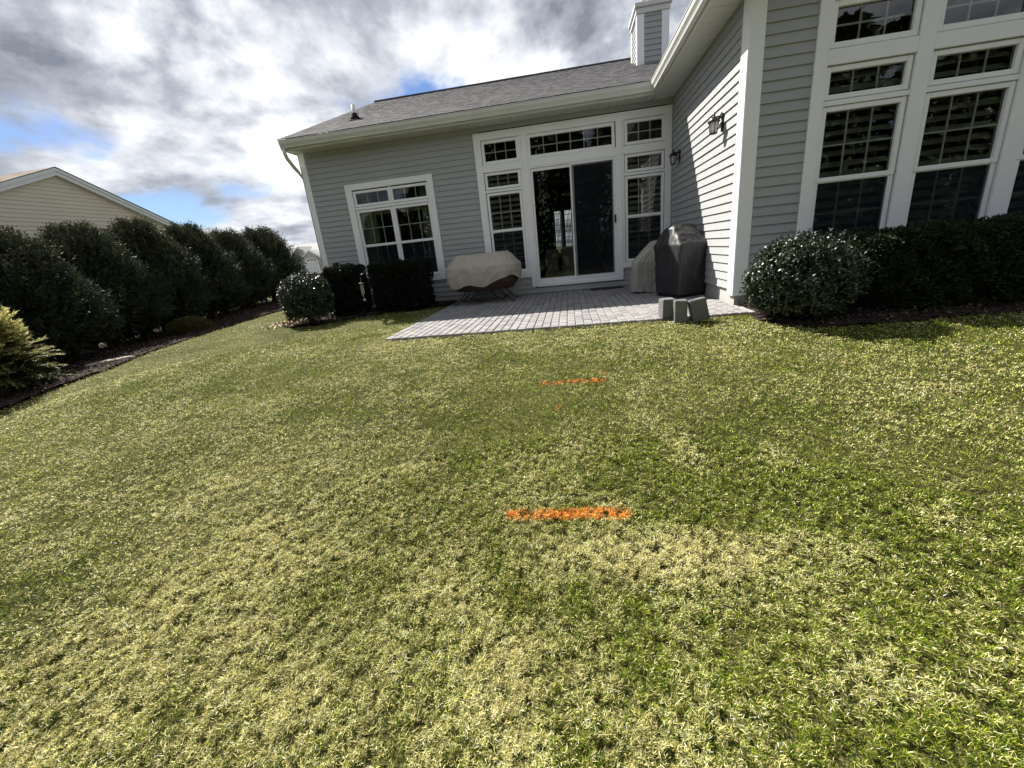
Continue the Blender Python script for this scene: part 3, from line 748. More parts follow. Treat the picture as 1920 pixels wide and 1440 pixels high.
# ================================================================== COVERED THINGS
from mathutils import noise as mnoise
def cover_mesh(rings, n, seed, fold=.02, nf=None, amp_z=.0, rot=0.0, pivot=None, vs=2.2, sc_n=5.0):
    """rings: (z, cx, cy, hx, hy, power); cloth creases from ridged noise stretched up the sides"""
    r = random.Random(seed); off = Vector((r.uniform(0, 50), r.uniform(0, 50), r.uniform(0, 50)))
    rs = []
    for a, b in zip(rings, rings[1:]):
        k_ = max(3, int(math.hypot(b[0] - a[0], b[3] - a[3]) / .012))
        for k in range(k_):
            t = k / k_; rs.append(tuple(a[i] * (1 - t) + b[i] * t for i in range(6)))
    rs.append(rings[-1])
    V = []; m_ = len(rs); z0, z1 = rings[0][0], rings[-1][0]
    for j, (z, cx_, cy_, hx, hy, p) in enumerate(rs):
        tt = (z - z0) / (z1 - z0)
        for k in range(n):
            a = 2 * math.pi * k / n; c, s_ = math.cos(a), math.sin(a)
            q = (abs(c) ** p + abs(s_) ** p) ** (-1 / p)
            x, y = hx * q * c, hy * q * s_
            P = Vector((x * sc_n, y * sc_n, z * vs)) + off
            wv = mnoise.noise(P * .7) * 1.3
            r1 = 1 - abs(mnoise.noise(P * 1.3 + Vector((wv, wv, 0)))) * 2.2
            r2 = 1 - abs(mnoise.noise(P * 3.1 + Vector((7, wv * 2, 3)))) * 2.0
            lowf = mnoise.noise(P * .45)
            f = fold * (r1 * 1.0 + r2 * .45 + lowf * 1.2 - .6)
            hem = max(0, 1 - tt * 3)
            zz_ = z + amp_z * hem * (mnoise.noise(Vector((x * 3, y * 3, 1)) + off) * 2.4 + .3 * math.sin(4 * a + seed)) + (f * .6 if tt > .75 else 0)
            V.append([cx_ + x + f * c, cy_ + y + f * s_, zz_])
    if rot:
        px, py = pivot; cr_, sr_ = math.cos(rot), math.sin(rot)
        for v in V:
            dx, dy = v[0] - px, v[1] - py; v[0] = px + dx * cr_ - dy * sr_; v[1] = py + dx * sr_ + dy * cr_
    V = [tuple(v) for v in V]; F = []
    for j in range(m_ - 1):
        for k in range(n):
            a = j * n + k; b = j * n + (k + 1) % n; F.append((a, b, b + n, a + n))
    top = V[(m_ - 1) * n:]; V.append(tuple(sum(v[i] for v in top) / n for i in range(3))); c = len(V) - 1
    for k in range(n): F.append(((m_ - 1) * n + k, (m_ - 1) * n + (k + 1) % n, c))
    mb = MB(); mb.v = V; mb.f = F; mb.c = [(1, 1, 1)] * len(V); return mb
# fire pit table under a tan cover
fp = empty('covered_fire_pit', (-1.55, -.62, 0), 'round fire pit on curled iron legs under a wrinkled tan cover, against the house', 'fire pit')
mb = cover_mesh([(.385, -1.55, -.60, .65, .45, 3.4), (.54, -1.55, -.60, .68, .475, 3.4), (.655, -1.55, -.60, .665, .465, 3.4), (.675, -1.55, -.60, .645, .45, 3.2), (.845, -1.55, -.58, .47, .29, 3.0), (.862, -1.55, -.58, .43, .25, 3.0), (.868, -1.55, -.58, .15, .09, 2.4)], 200, 4, .020, amp_z=.07, vs=2.5, sc_n=3.2)
mb.build('cover', M_tan, fp, True)
mb = MB()
for j in range(1): pass
bowl = cover_mesh([(.215, -1.55, -.60, .30, .2, 2.2), (.235, -1.55, -.60, .52, .36, 2.4), (.36, -1.55, -.60, .62, .43, 2.5), (.50, -1.55, -.60, .63, .44, 2.5)], 80, 9, .006)
bowl.build('bowl', M_bowl, fp, True)
for k, (ax, ay) in enumerate(((-.42, -.25), (.42, -.25), (.42, .22), (-.42, .22))):
    mb = MB(); bx, by = -1.55 + ax, -.6 + ay; ux, uy = (1 if ax > 0 else -1), (1 if ay > 0 else -1)
    mb.tube([(bx - ux * .12, by, .25), (bx - ux * .05, by, .17), (bx + ux * .02, by + uy * .02, .10), (bx + ux * .07, by + uy * .04, .03), (bx + ux * .12, by + uy * .05, .012), (bx + ux * .14, by + uy * .05, .04), (bx + ux * .12, by + uy * .04, .06)], .011, 8)
    mb.tube([(bx - ux * .28, by, .24), (bx - ux * .2, by, .12), (bx - ux * .1, by, .06), (bx + ux * .02, by + uy * .02, .1)], .009, 8)
    mb.build('leg', M_black, fp)
# grill under black cover
gc = empty('covered_grill', (1.58, -1.95, 0), 'tall barbecue grill under a creased shiny black cover beside the side wall', 'grill')
GXc, GYc = 1.565, -1.93
mb = cover_mesh([(.05, 1.56, -1.925, .215, .27, 14), (.16, 1.56, -1.925, .215, .275, 14), (.34, 1.56, -1.925, .22, .285, 14), (.52, 1.56, -1.925, .225, .30, 14), (.705, 1.56, -1.925, .235, .315, 10), (.722, 1.56, -1.925, .232, .31, 9), (.93, 1.59, -1.87, .18, .13, 7), (.965, 1.60, -1.87, .135, .07, 5), (.97, 1.60, -1.87, .08, .03, 4)], 240, 21, .016, rot=.40, pivot=(1.56, -1.925), vs=1.5, sc_n=3.4)
mb.build('cover', M_blk, gc, True)
mb = MB(); mb.box(-.2, .2, -.25, .25, .0075, .05, .01, M=Matrix.Translation((1.56, -1.925, 0)) @ Matrix.Rotation(.40, 4, 'Z')); mb.build('base_shelf', M_black, gc)
# grey covered item left of grill
tg = empty('covered_lounge_chair', (1.25, -1.12, 0), 'low item under a sloping light grey cover between the door and the black covered grill', 'covered chair')
mb = cover_mesh([(.03, 1.21, -1.08, .215, .27, 6), (.2, 1.22, -1.08, .215, .27, 6), (.48, 1.23, -1.08, .215, .265, 8), (.51, 1.24, -1.08, .205, .255, 7), (.775, 1.395, -1.06, .07, .15, 5), (.79, 1.41, -1.06, .05, .08, 3)], 180, 33, .022, amp_z=.02, vs=1.6, sc_n=4)
mb.build('cover', M_grey, tg, True)
for (lx, ly) in ((1.08, -1.26), (1.40, -1.26), (1.08, -.90), (1.40, -.90)):
    mb = MB(); mb.tube([(lx, ly, .007), (lx, ly, .12)], .012, 8); mb.build('leg', M_black, tg)

# ================================================================== CONCRETE BLOCKS
def block(loc, size, rz, ry, rx, label, seed):
    T = Matrix.Translation(loc) @ Matrix.Rotation(rz, 4, 'Z') @ Matrix.Rotation(ry, 4, 'Y') @ Matrix.Rotation(rx, 4, 'X')
    r = random.Random(seed); mb = MB(); w_, d_, h_ = size; nn = 7
    me_v = []
    mb.box(-w_ / 2, w_ / 2, -d_ / 2, d_ / 2, 0, h_, .007, M=None)
    # chipped corners
    vs = []
    for v in mb.v:
        s_ = 1 - (.05 * r.random() if v[2] > h_ * .9 and r.random() < .4 else 0)
        vs.append(tuple(T @ Vector((v[0] * s_, v[1] * s_, v[2] - (.006 * r.random() if v[2] > h_ * .9 else 0)))))
    mb.v = vs
    return tag(mb.build('concrete_block', M_block), label, 'concrete block', 'concrete blocks at the patio edge')
GB = float(gz(1.1, -3.75))
block((1.028, -3.60, .007), (.14, .16, .20), .1, 0, 0, 'small dark concrete block standing behind and left of the other two', 1)
block((1.125, -3.765, GB - .002), (.125, .10, .232), -.03, 0, 0, 'upright concrete block in the middle at the patio front edge', 2)
block((1.325, -3.775, GB + .002), (.165, .115, .23), .06, -.20, -.1, 'leaning wide concrete block, right-hand one at the patio edge', 3)

# door mat
mb = MB(); mb.box(.36, .98, -.31, -.04, .009, .021, .004); 
dm = mb.build('door_mat', M_mat); tag(dm, 'thin black door mat on the pavers under the sliding door', 'door mat')

# wind chime on a hook
wc = empty('wind_chime', (-3.5, -1.5, 0), 'small metal wind chime hanging from a thin iron hook before the dark clipped yew', 'wind chime')
mb = MB(); mb.tube([(-3.38, -1.46, -.05), (-3.38, -1.46, .62), (-3.39, -1.465, .70), (-3.43, -1.48, .745), (-3.48, -1.495, .73), (-3.498, -1.5, .69)], .005, 6); mb.build('hook', M_black, wc)
mb = MB(); mb.lathe((-3.5, -1.5, .585), [(.040, 0), (.042, .005), (.040, .010)], 14); mb.tube([(-3.5, -1.5, .60), (-3.5, -1.5, .69)], .002, 5); mb.build('top_disc', M_chime, wc)
for k in range(5):
    a = 2 * math.pi * k / 5; x, y = -3.5 + 0.024 * math.cos(a), -1.5 + .024 * math.sin(a); l = .14 + .018 * k
    mb = MB(); mb.tube([(x, y, .565), (x, y, .565 - l)], .0034, 8); mb.tube([(x, y, .585), (x, y, .565)], .001, 4); mb.build('chime_tube', M_chime, wc)
mb = MB(); mb.tube([(-3.5, -1.5, .58), (-3.5, -1.5, .33)], .001, 4); mb.lathe((-3.5, -1.5, .28), [(.006, 0), (.022, .02), (.022, .035), (.006, .055)], 10); mb.build('clapper', M_chime, wc)

# ================================================================== PLANTS
def crown_noise(a, h, seed): return .5 * np.sin(3 * a + seed) * np.sin(2.1 * h * 3 + seed * 2) + .35 * np.sin(5 * a - 4 * h + seed * 3) + .25 * np.sin(9 * a + 7 * h + seed)
def arborvitae(x, y, H, Rr, n, seed, label):
    z0 = float(gz(x, y)); T = empty('evergreen_tree', (x, y, z0), label, 'tree', 'row of tall dark evergreens')
    r = np.random.default_rng(seed)
    mb = MB()
    for k in range(4):
        a = r.uniform(0, 6.28); mb.tube([(x + .05 * k - .08, y + .04 * k - .06, z0 - .05), (x + .12 * math.cos(a), y + .12 * math.sin(a), z0 + .5), (x + .3 * math.cos(a), y + .3 * math.sin(a), z0 + H * .8)], [.05, .035, .01], 7)
    mb.build('trunk', M_bark, T)
    # shoots: sprays growing up and out from a lumpy column
    def prof(t):   # radius profile
        return np.where(t < .22, .50 + .50 * (t / .22), np.where(t < .38, 1.0, np.clip(1 - ((t - .38) / .65) ** 1.7, 0.0, 1) ** .8))
    ns = n // 14
    t = r.uniform(.04, 1.0, ns) ** .9; a = r.uniform(0, 2 * np.pi, ns)
    lump = 1 + .32 * crown_noise(a, t * H, seed)
    rad = Rr * prof(t) * lump * r.uniform(.72, 1.03, ns)
    zc = t * H * .93
    top = r.random(ns) < .10
    base = np.stack([x + rad * np.cos(a), y + rad * np.sin(a), z0 + .10 + zc], 1)
    outd = np.stack([np.cos(a), np.sin(a), np.zeros(ns)], 1)
    up = np.clip(.95 + 1.2 * (t - .3), .5, 2.6)[:, None]
    D = norm(outd * (1.0 - .3 * t[:, None]) + np.array([0, 0, 1]) * up + r.normal(0, .28, (ns, 3)))
    slen = r.uniform(.14, .30, ns) * np.where(t > .8, 1.25, 1)
    # 14 leaflets per spray
    tt = np.tile(np.linspace(0, .92, 14), ns); D14 = np.repeat(D, 14, 0); L14 = np.repeat(slen, 14)
    P = np.repeat(base, 14, 0) + D14 * (tt * L14)[:, None]
    side = norm(np.cross(D14, r.normal(size=(ns, 3)).repeat(14, 0))); sg = np.tile(np.array([1, -1] * 7), ns)[:, None]
    Dl = norm(D14 * .8 + side * sg * .8 + r.normal(0, .22, (ns * 14, 3)))
    P = P + r.normal(0, .012, P.shape)
    Nn = norm(np.cross(side, D14) + r.normal(0, .5, (ns * 14, 3)))
    tone = np.repeat(r.uniform(.55, 1.35, ns), 14) * r.uniform(.75, 1.25, ns * 14)
    warm = np.repeat(r.random(ns) < .05 + .22 * (t > .72), 14)
    base_c = np.array([.033, .048, .027]); C = base_c * tone[:, None]
    C[warm] = np.array([.085, .068, .034]) * tone[warm][:, None]
    # new growth at the tips is paler
    tipm = (tt > .75)[:, None]; C = np.where(tipm, C * 1.35, C)
    a1 = leaves(P, Dl, Nn, r.uniform(.04, .075, ns * 14), r.uniform(.012, .022, ns * 14), C)
    # leader shoots breaking the outline
    nl = 70; ta = r.uniform(0, 2 * np.pi, nl); tr_ = Rr * np.sqrt(r.uniform(0, 1, nl)) * .72
    tl = np.stack([x + tr_ * np.cos(ta), y + tr_ * np.sin(ta), z0 + H * (.98 - .42 * (tr_ / Rr) ** 1.6)], 1)
    Dd = norm(np.stack([np.cos(ta) * .35, np.sin(ta) * .35, np.ones(nl)], 1) + r.normal(0, .12, (nl, 3))); ll = r.uniform(.10, .32, nl)
    kk = 34; q = np.tile(np.linspace(-.2, 1, kk), nl); Dk = np.repeat(Dd, kk, 0)
    Pl = np.repeat(tl, kk, 0) + Dk * (q * np.repeat(ll, kk))[:, None]; sd = norm(np.cross(Dk, r.normal(size=(nl * kk, 3))))
    Cl = np.array([.060, .062, .034]) * r.uniform(.6, 1.4, (nl * kk, 1))
    a3 = leaves(Pl, norm(Dk + sd * r.uniform(.2, .9, (nl * kk, 1))), r.normal(size=(nl * kk, 3)), r.uniform(.03, .065, nl * kk) * (1.15 - .6 * np.clip(q, 0, 1)), r.uniform(.010, .020, nl * kk), Cl)
    # interior fill
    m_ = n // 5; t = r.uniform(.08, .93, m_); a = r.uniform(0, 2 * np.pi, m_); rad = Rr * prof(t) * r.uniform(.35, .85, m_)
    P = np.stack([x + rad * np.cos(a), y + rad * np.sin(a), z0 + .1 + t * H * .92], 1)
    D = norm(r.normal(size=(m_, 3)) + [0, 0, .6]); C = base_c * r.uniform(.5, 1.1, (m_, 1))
    a2 = leaves(P, D, r.normal(size=(m_, 3)), r.uniform(.15, .3, m_), r.uniform(.07, .13, m_), C)
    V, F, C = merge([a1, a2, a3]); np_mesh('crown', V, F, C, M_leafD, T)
    return T
labs = ['dark evergreen tree nearest the camera, cut by the left photo edge',
        'dark evergreen tree directly behind the golden shrub',
        'bushy dark evergreen with a domed top under the neighbour\'s gable peak',
        'dark evergreen with a pointed tuft overlapping the lower beige rake board',
        'dark evergreen tree standing in front of the brown neighbour roof, left part',
        'narrow dark evergreen, second from the far end of the row',
        'rounded dark evergreen at the far end of the row, against open sky']
specs = [(-7.75, -4.75, 1.66, .86), (-8.15, -3.1, 1.80, .88), (-8.9, -1.40, 2.06, .88), (-9.15, .02, 2.20, .84), (-9.4, 1.48, 2.14, .84), (-9.65, 3.0, 2.02, .84), (-9.75, 4.55, 2.16, 1.04)]
for i, ((x, y, H, Rr), lb) in enumerate(zip(specs, labs)):
    arborvitae(x, y, H, Rr, 72000 - i * 4000, 40 + i, lb)

def clipped_hedge(name, x0, x1, y0, y1, h, n, label, cat, group=None, leaf=(.022, .04), rnd=.12, col=(.013, .019, .010), material=None, top_fn=None, seed=1):
    cx_, cy_ = (x0 + x1) / 2, (y0 + y1) / 2; z0 = float(gz(cx_, cy_)); T = empty(name, (cx_, cy_, z0), label, cat, group)
    r = np.random.default_rng(seed); hx, hy = (x1 - x0) / 2, (y1 - y0) / 2
    # sample points on rounded box
    A = np.array([2 * hx * 2 * hy, 2 * hx * h, 2 * hx * h, 2 * hy * h, 2 * hy * h]); f = r.choice(5, n, p=A / A.sum())
    u = r.uniform(-1, 1, n); v = r.uniform(-1, 1, n); P = np.zeros((n, 3)); Nn = np.zeros((n, 3))
    k = f == 0; P[k] = np.stack([u[k] * hx, v[k] * hy, np.full(k.sum(), h)], 1); Nn[k] = [0, 0, 1]
    k = f == 1; P[k] = np.stack([u[k] * hx, np.full(k.sum(), -hy), (v[k] + 1) / 2 * h], 1); Nn[k] = [0, -1, 0]
    k = f == 2; P[k] = np.stack([u[k] * hx, np.full(k.sum(), hy), (v[k] + 1) / 2 * h], 1); Nn[k] = [0, 1, 0]
    k = f == 3; P[k] = np.stack([np.full(k.sum(), -hx), u[k] * hy, (v[k] + 1) / 2 * h], 1); Nn[k] = [-1, 0, 0]
    k = f == 4; P[k] = np.stack([np.full(k.sum(), hx), u[k] * hy, (v[k] + 1) / 2 * h], 1); Nn[k] = [1, 0, 0]
    # round edges: pull to inner box + radius
    inner = np.stack([np.clip(P[:, 0], -hx + rnd, hx - rnd), np.clip(P[:, 1], -hy + rnd, hy - rnd), np.clip(P[:, 2], 0, h - rnd)], 1)
    d = P - inner; dn = norm(d + Nn * 1e-6); P = inner + dn * rnd; Nn = dn
    taper = 1 - .10 * (1 - P[:, 2] / h) ** 2; P[:, 0] *= taper; P[:, 1] *= taper
    lump = .03 * np.sin(P[:, 0] * 9 + seed) * np.sin(P[:, 2] * 8 + P[:, 1] * 7) + .02 * np.sin(P[:, 0] * 23 + P[:, 1] * 17 + P[:, 2] * 19)
    P = P + Nn * (lump + r.uniform(-.09, .012, n) * (r.random(n) < .8))[:, None]
    P[:, 2] = np.maximum(P[:, 2], .04)
    P += [cx_, cy_, z0]
    D = norm(Nn * .75 + r.normal(0, .55, (n, 3)) + [0, 0, .25]); Nl = norm(r.normal(size=(n, 3)) + Nn * .5)
    C = np.array(col) * r.uniform(.5, 1.6, (n, 1)) * (1 + .25 * r.normal(size=(n, 3)) * .3)
    C = np.clip(C, .004, 1)
    a1 = leaves(P, D, Nl, r.uniform(leaf[0], leaf[1], n), r.uniform(leaf[0] * .35, leaf[1] * .5, n), C)
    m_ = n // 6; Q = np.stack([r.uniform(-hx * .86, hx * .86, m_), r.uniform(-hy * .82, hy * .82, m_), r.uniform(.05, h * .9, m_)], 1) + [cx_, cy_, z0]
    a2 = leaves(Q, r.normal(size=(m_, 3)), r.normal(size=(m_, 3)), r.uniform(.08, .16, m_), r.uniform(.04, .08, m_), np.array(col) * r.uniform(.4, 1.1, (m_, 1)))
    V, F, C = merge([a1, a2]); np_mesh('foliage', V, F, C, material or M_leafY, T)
    mb = MB()
    for k in range(max(3, int(hx * 5))):
        bx = cx_ + random.uniform(-hx * .7, hx * .7); by = cy_ + random.uniform(-hy * .4, hy * .4)
        mb.tube([(bx, by, z0 - .04), (bx + random.uniform(-.08, .08), by + random.uniform(-.08, .08), z0 + h * .3), (bx + random.uniform(-.2, .2), by + random.uniform(-.15, .15), z0 + h * .75)], [.014, .01, .004], 6)
    mb.build('stems', M_bark, T)
    return T
clipped_hedge('clipped_yew', -4.40, -3.80, -1.20, -.55, .90, 22000, 'narrow square clipped yew behind the wind chime, left of the first window', 'clipped shrub', 'clipped yews under the left window', seed=3)
clipped_hedge('clipped_yew', -3.62, -2.60, -1.02, -.32, .87, 32000, 'wide square clipped yew standing across the foot of the left window', 'clipped shrub', 'clipped yews under the left window', seed=4)
clipped_hedge('clipped_hedge', 2.70, 6.6, -4.06, -3.38, .70, 110000, 'long dark clipped hedge under the tall windows at the right', 'hedge', col=(.024, .040, .014), seed=5)
clipped_hedge('low_hedge', -6.6, -5.35, .9, 1.6, .80, 18000, 'low flat-topped hedge behind the glossy bush at the far house corner', 'hedge', col=(.06, .075, .03), seed=6)

def glossy_bush(x, y, rx, ry, H, n, label, seed):
    z0 = float(gz(x, y)); T = empty('glossy_bush', (x, y, z0), label, 'bush', 'rounded glossy-leaved bushes'); r = np.random.default_rng(seed)
    # branch tips on a lumpy dome
    nb = n // 9; a = r.uniform(0, 2 * np.pi, nb); cz = r.uniform(-.75, 1.0, nb); sr = np.sqrt(1 - cz ** 2)
    lump = 1 + .07 * np.sin(4 * a + seed) * np.sin(5 * cz + seed) + .05 * np.sin(9 * a + 6 * cz) + r.normal(0, .025, nb)
    Nn = norm(np.stack([sr * np.cos(a) / rx, sr * np.sin(a) / ry, cz / H * 1.6], 1))
    zc = H * .50; P0 = np.stack([x + rx * sr * np.cos(a) * lump, y + ry * sr * np.sin(a) * lump, z0 + zc + np.where(cz > 0, H * .5, H * .55) * cz * lump], 1)
    P0[:, 2] = np.maximum(P0[:, 2], z0 + .05); depth = r.uniform(0, 1, nb) ** 1.6 * .13
    P0 -= Nn * depth[:, None]
    D0 = norm(Nn + r.normal(0, .35, (nb, 3)) + [0, 0, .35])
    k = 9; P = np.repeat(P0, k, 0) - np.repeat(D0, k, 0) * np.tile(np.linspace(0, .07, k), nb)[:, None]
    Dl = norm(np.repeat(D0, k, 0) * .55 + r.normal(0, .75, (nb * k, 3))); Nl = norm(np.repeat(D0, k, 0) + r.normal(0, .5, (nb * k, 3)))
    C = np.array([.026, .045, .018]) * r.uniform(.55, 1.5, (nb * k, 1)); yl = r.random(nb * k) < .06; C[yl] = [.10, .12, .04]
    a1 = leaves(P, Dl, Nl, r.uniform(.020, .036, nb * k), r.uniform(.011, .019, nb * k), C, .12)
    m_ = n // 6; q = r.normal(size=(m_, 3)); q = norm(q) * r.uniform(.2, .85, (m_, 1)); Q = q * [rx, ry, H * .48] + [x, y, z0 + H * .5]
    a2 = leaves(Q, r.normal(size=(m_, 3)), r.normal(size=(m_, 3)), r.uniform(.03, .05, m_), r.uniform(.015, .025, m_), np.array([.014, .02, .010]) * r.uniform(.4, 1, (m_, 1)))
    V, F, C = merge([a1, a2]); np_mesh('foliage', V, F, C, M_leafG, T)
    mb = MB()
    for _ in range(9):
        a = r.uniform(0, 6.28); l = r.uniform(.5, .9)
        mb.tube([(x, y, z0 - .03), (x + .3 * rx * math.cos(a), y + .3 * ry * math.sin(a), z0 + H * .3), (x + l * rx * math.cos(a), y + l * ry * math.sin(a), z0 + H * .7)], [.014, .009, .004], 6)
    mb.build('stems', M_bark, T)
    return T
glossy_bush(-4.50, -1.60, .44, .42, .87, 30000, 'small round glossy bush at the far left corner of the house', 71)
glossy_bush(2.20, -3.92, .49, .44, .775, 44000, 'large round glossy bush beside the white corner post', 72)

# golden shrub
def golden(x, y, H, Rr, seed):
    z0 = float(gz(x, y)); T = empty('golden_shrub', (x, y, z0), 'golden yellow feathery conifer shrub at the left edge of the lawn', 'shrub'); r = np.random.default_rng(seed)
    nb = 520; a = r.uniform(0, 2 * np.pi, nb); t = r.uniform(0.02, 1, nb); rad = Rr * np.sqrt(np.clip(1 - (t * .98) ** 1.7, 0, 1)) * r.uniform(.55, 1.08, nb)
    tip = np.stack([x + rad * np.cos(a), y + rad * np.sin(a), z0 + .08 + t * H * r.uniform(.82, 1.08, nb)], 1)
    root = np.stack([x + rad * .35 * np.cos(a), y + rad * .35 * np.sin(a), z0 + .04 + t * H * .62], 1)
    k = 60; s_ = np.tile(np.linspace(.15, 1, k), nb); P = np.repeat(root, k, 0) * (1 - s_[:, None]) + np.repeat(tip, k, 0) * s_[:, None]
    P[:, 2] += .05 * np.sin(s_ * 3.1) - .03 * s_ ** 3
    B = np.repeat(norm(tip - root), k, 0); side = norm(np.cross(B, [0, 0, 1.0])); sg = r.choice([-1, 1], (nb * k, 1))
    Dl = norm(B * 1.0 + side * sg * r.uniform(.2, .9, (nb * k, 1)) + r.normal(0, .25, (nb * k, 3)))
    P += side * sg * .012
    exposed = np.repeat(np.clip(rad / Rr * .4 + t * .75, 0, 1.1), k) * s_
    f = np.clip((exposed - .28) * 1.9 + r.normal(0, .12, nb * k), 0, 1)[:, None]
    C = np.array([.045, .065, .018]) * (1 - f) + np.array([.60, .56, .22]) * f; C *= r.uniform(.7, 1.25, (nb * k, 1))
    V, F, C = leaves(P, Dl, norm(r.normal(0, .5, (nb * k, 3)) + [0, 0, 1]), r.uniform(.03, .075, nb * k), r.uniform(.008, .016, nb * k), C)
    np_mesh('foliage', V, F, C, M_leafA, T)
    mb = MB()
    for i in range(14):
        q = tip[i * 7]; mb.tube([(x, y, z0 - .03), tuple(root[i * 7]), tuple(q)], [.018, .01, .003], 6)
    mb.build('stems', M_bark, T)
golden(-6.72, -4.47, 1.06, .58, 5)

def small_shrub(x, y, H, Rr, n, label, col, seed, name='small_shrub'):
    z0 = float(gz(x, y)); T = empty(name, (x, y, z0), label, 'shrub'); r = np.random.default_rng(seed)
    q = norm(r.normal(size=(n, 3))); q[:, 2] = abs(q[:, 2]); q *= r.uniform(.7, 1.05, (n, 1)); P = q * [Rr, Rr, H] + [x, y, z0]
    C = np.array(col) * r.uniform(.6, 1.4, (n, 1))
    V, F, C = leaves(P, q + [0, 0, .5] + r.normal(0, .4, (n, 3)), r.normal(size=(n, 3)), r.uniform(.03, .06, n), r.uniform(.01, .02, n), C); np_mesh('foliage', V, F, C, M_leafA, T)
    mb = MB()
    for i in range(6): a = i; mb.tube([(x, y, z0 - .02), (x + .6 * Rr * math.cos(a), y + .6 * Rr * math.sin(a), z0 + H * .6)], [.01, .004], 5)
    mb.build('stems', M_bark, T)
small_shrub(-8.05, -.55, .30, .42, 7000, 'low olive green mounded shrub in the mulch below the evergreens', (.10, .095, .03), 8)

# flat pale brown patch, slightly raised, in left bed
def patch(x, y, sx, sy, sz, rz, label):
    n = 18; mb = MB(); z0 = float(gz(x, y)); base = []
    r = random.Random(int(x * 100)); rr = [r.uniform(.8, 1.1) for _ in range(n)]
    T = Matrix.Translation((x, y, z0)) @ Matrix.Rotation(rz, 4, 'Z')
    rings = [(1.0, -.02), (1.04, sz * .5), (.9, sz * .9), (.5, sz)]
    for s_, z in rings:
        for k in range(n):
            a = 2 * math.pi * k / n; mb.v.append(tuple(T @ Vector((sx * s_ * rr[k] * math.cos(a), sy * s_ * rr[k] * math.sin(a), z)))); mb.c.append((1, 1, 1))
    for j in range(3):
        for k in range(n): mb.f.append((j * n + k, j * n + (k + 1) % n, (j + 1) * n + (k + 1) % n, (j + 1) * n + k))
    mb.f.append(tuple(3 * n + k for k in range(n)))
    tag(mb.build('flat_patch', M_patch, smooth=True), label, 'patch')
patch(-6.45, -3.45, .27, .10, .05, 1.15, 'flat pale brown patch lying in the mulch right of the golden shrub')

# dry leaves
def dry_leaves():
    n = 150; P = np.stack([rng.normal(-5.12, .16, n), rng.normal(-1.35, .22, n)], 1)
    P3 = np.stack([P[:, 0], P[:, 1], gz(P[:, 0], P[:, 1]) + .02 + rng.uniform(0, .03, n)], 1)
    C = np.array([.34, .19, .09]) * rng.uniform(.6, 1.5, (n, 1)); k = rng.random(n) < .35; C[k] = [.5, .42, .33]
    V, F, C = leaves(P3, rng.normal(size=(n, 3)) * [1, 1, .4], rng.normal(size=(n, 3)) * .6 + [0, 0, 1], rng.uniform(.04, .09, n), rng.uniform(.025, .05, n), C, .2)
    tag(np_mesh('dry_leaves', V, F, C, M_dryleaf), 'scatter of brown fallen leaves on the grass left of the small glossy bush', 'leaves', kind='stuff')
dry_leaves()

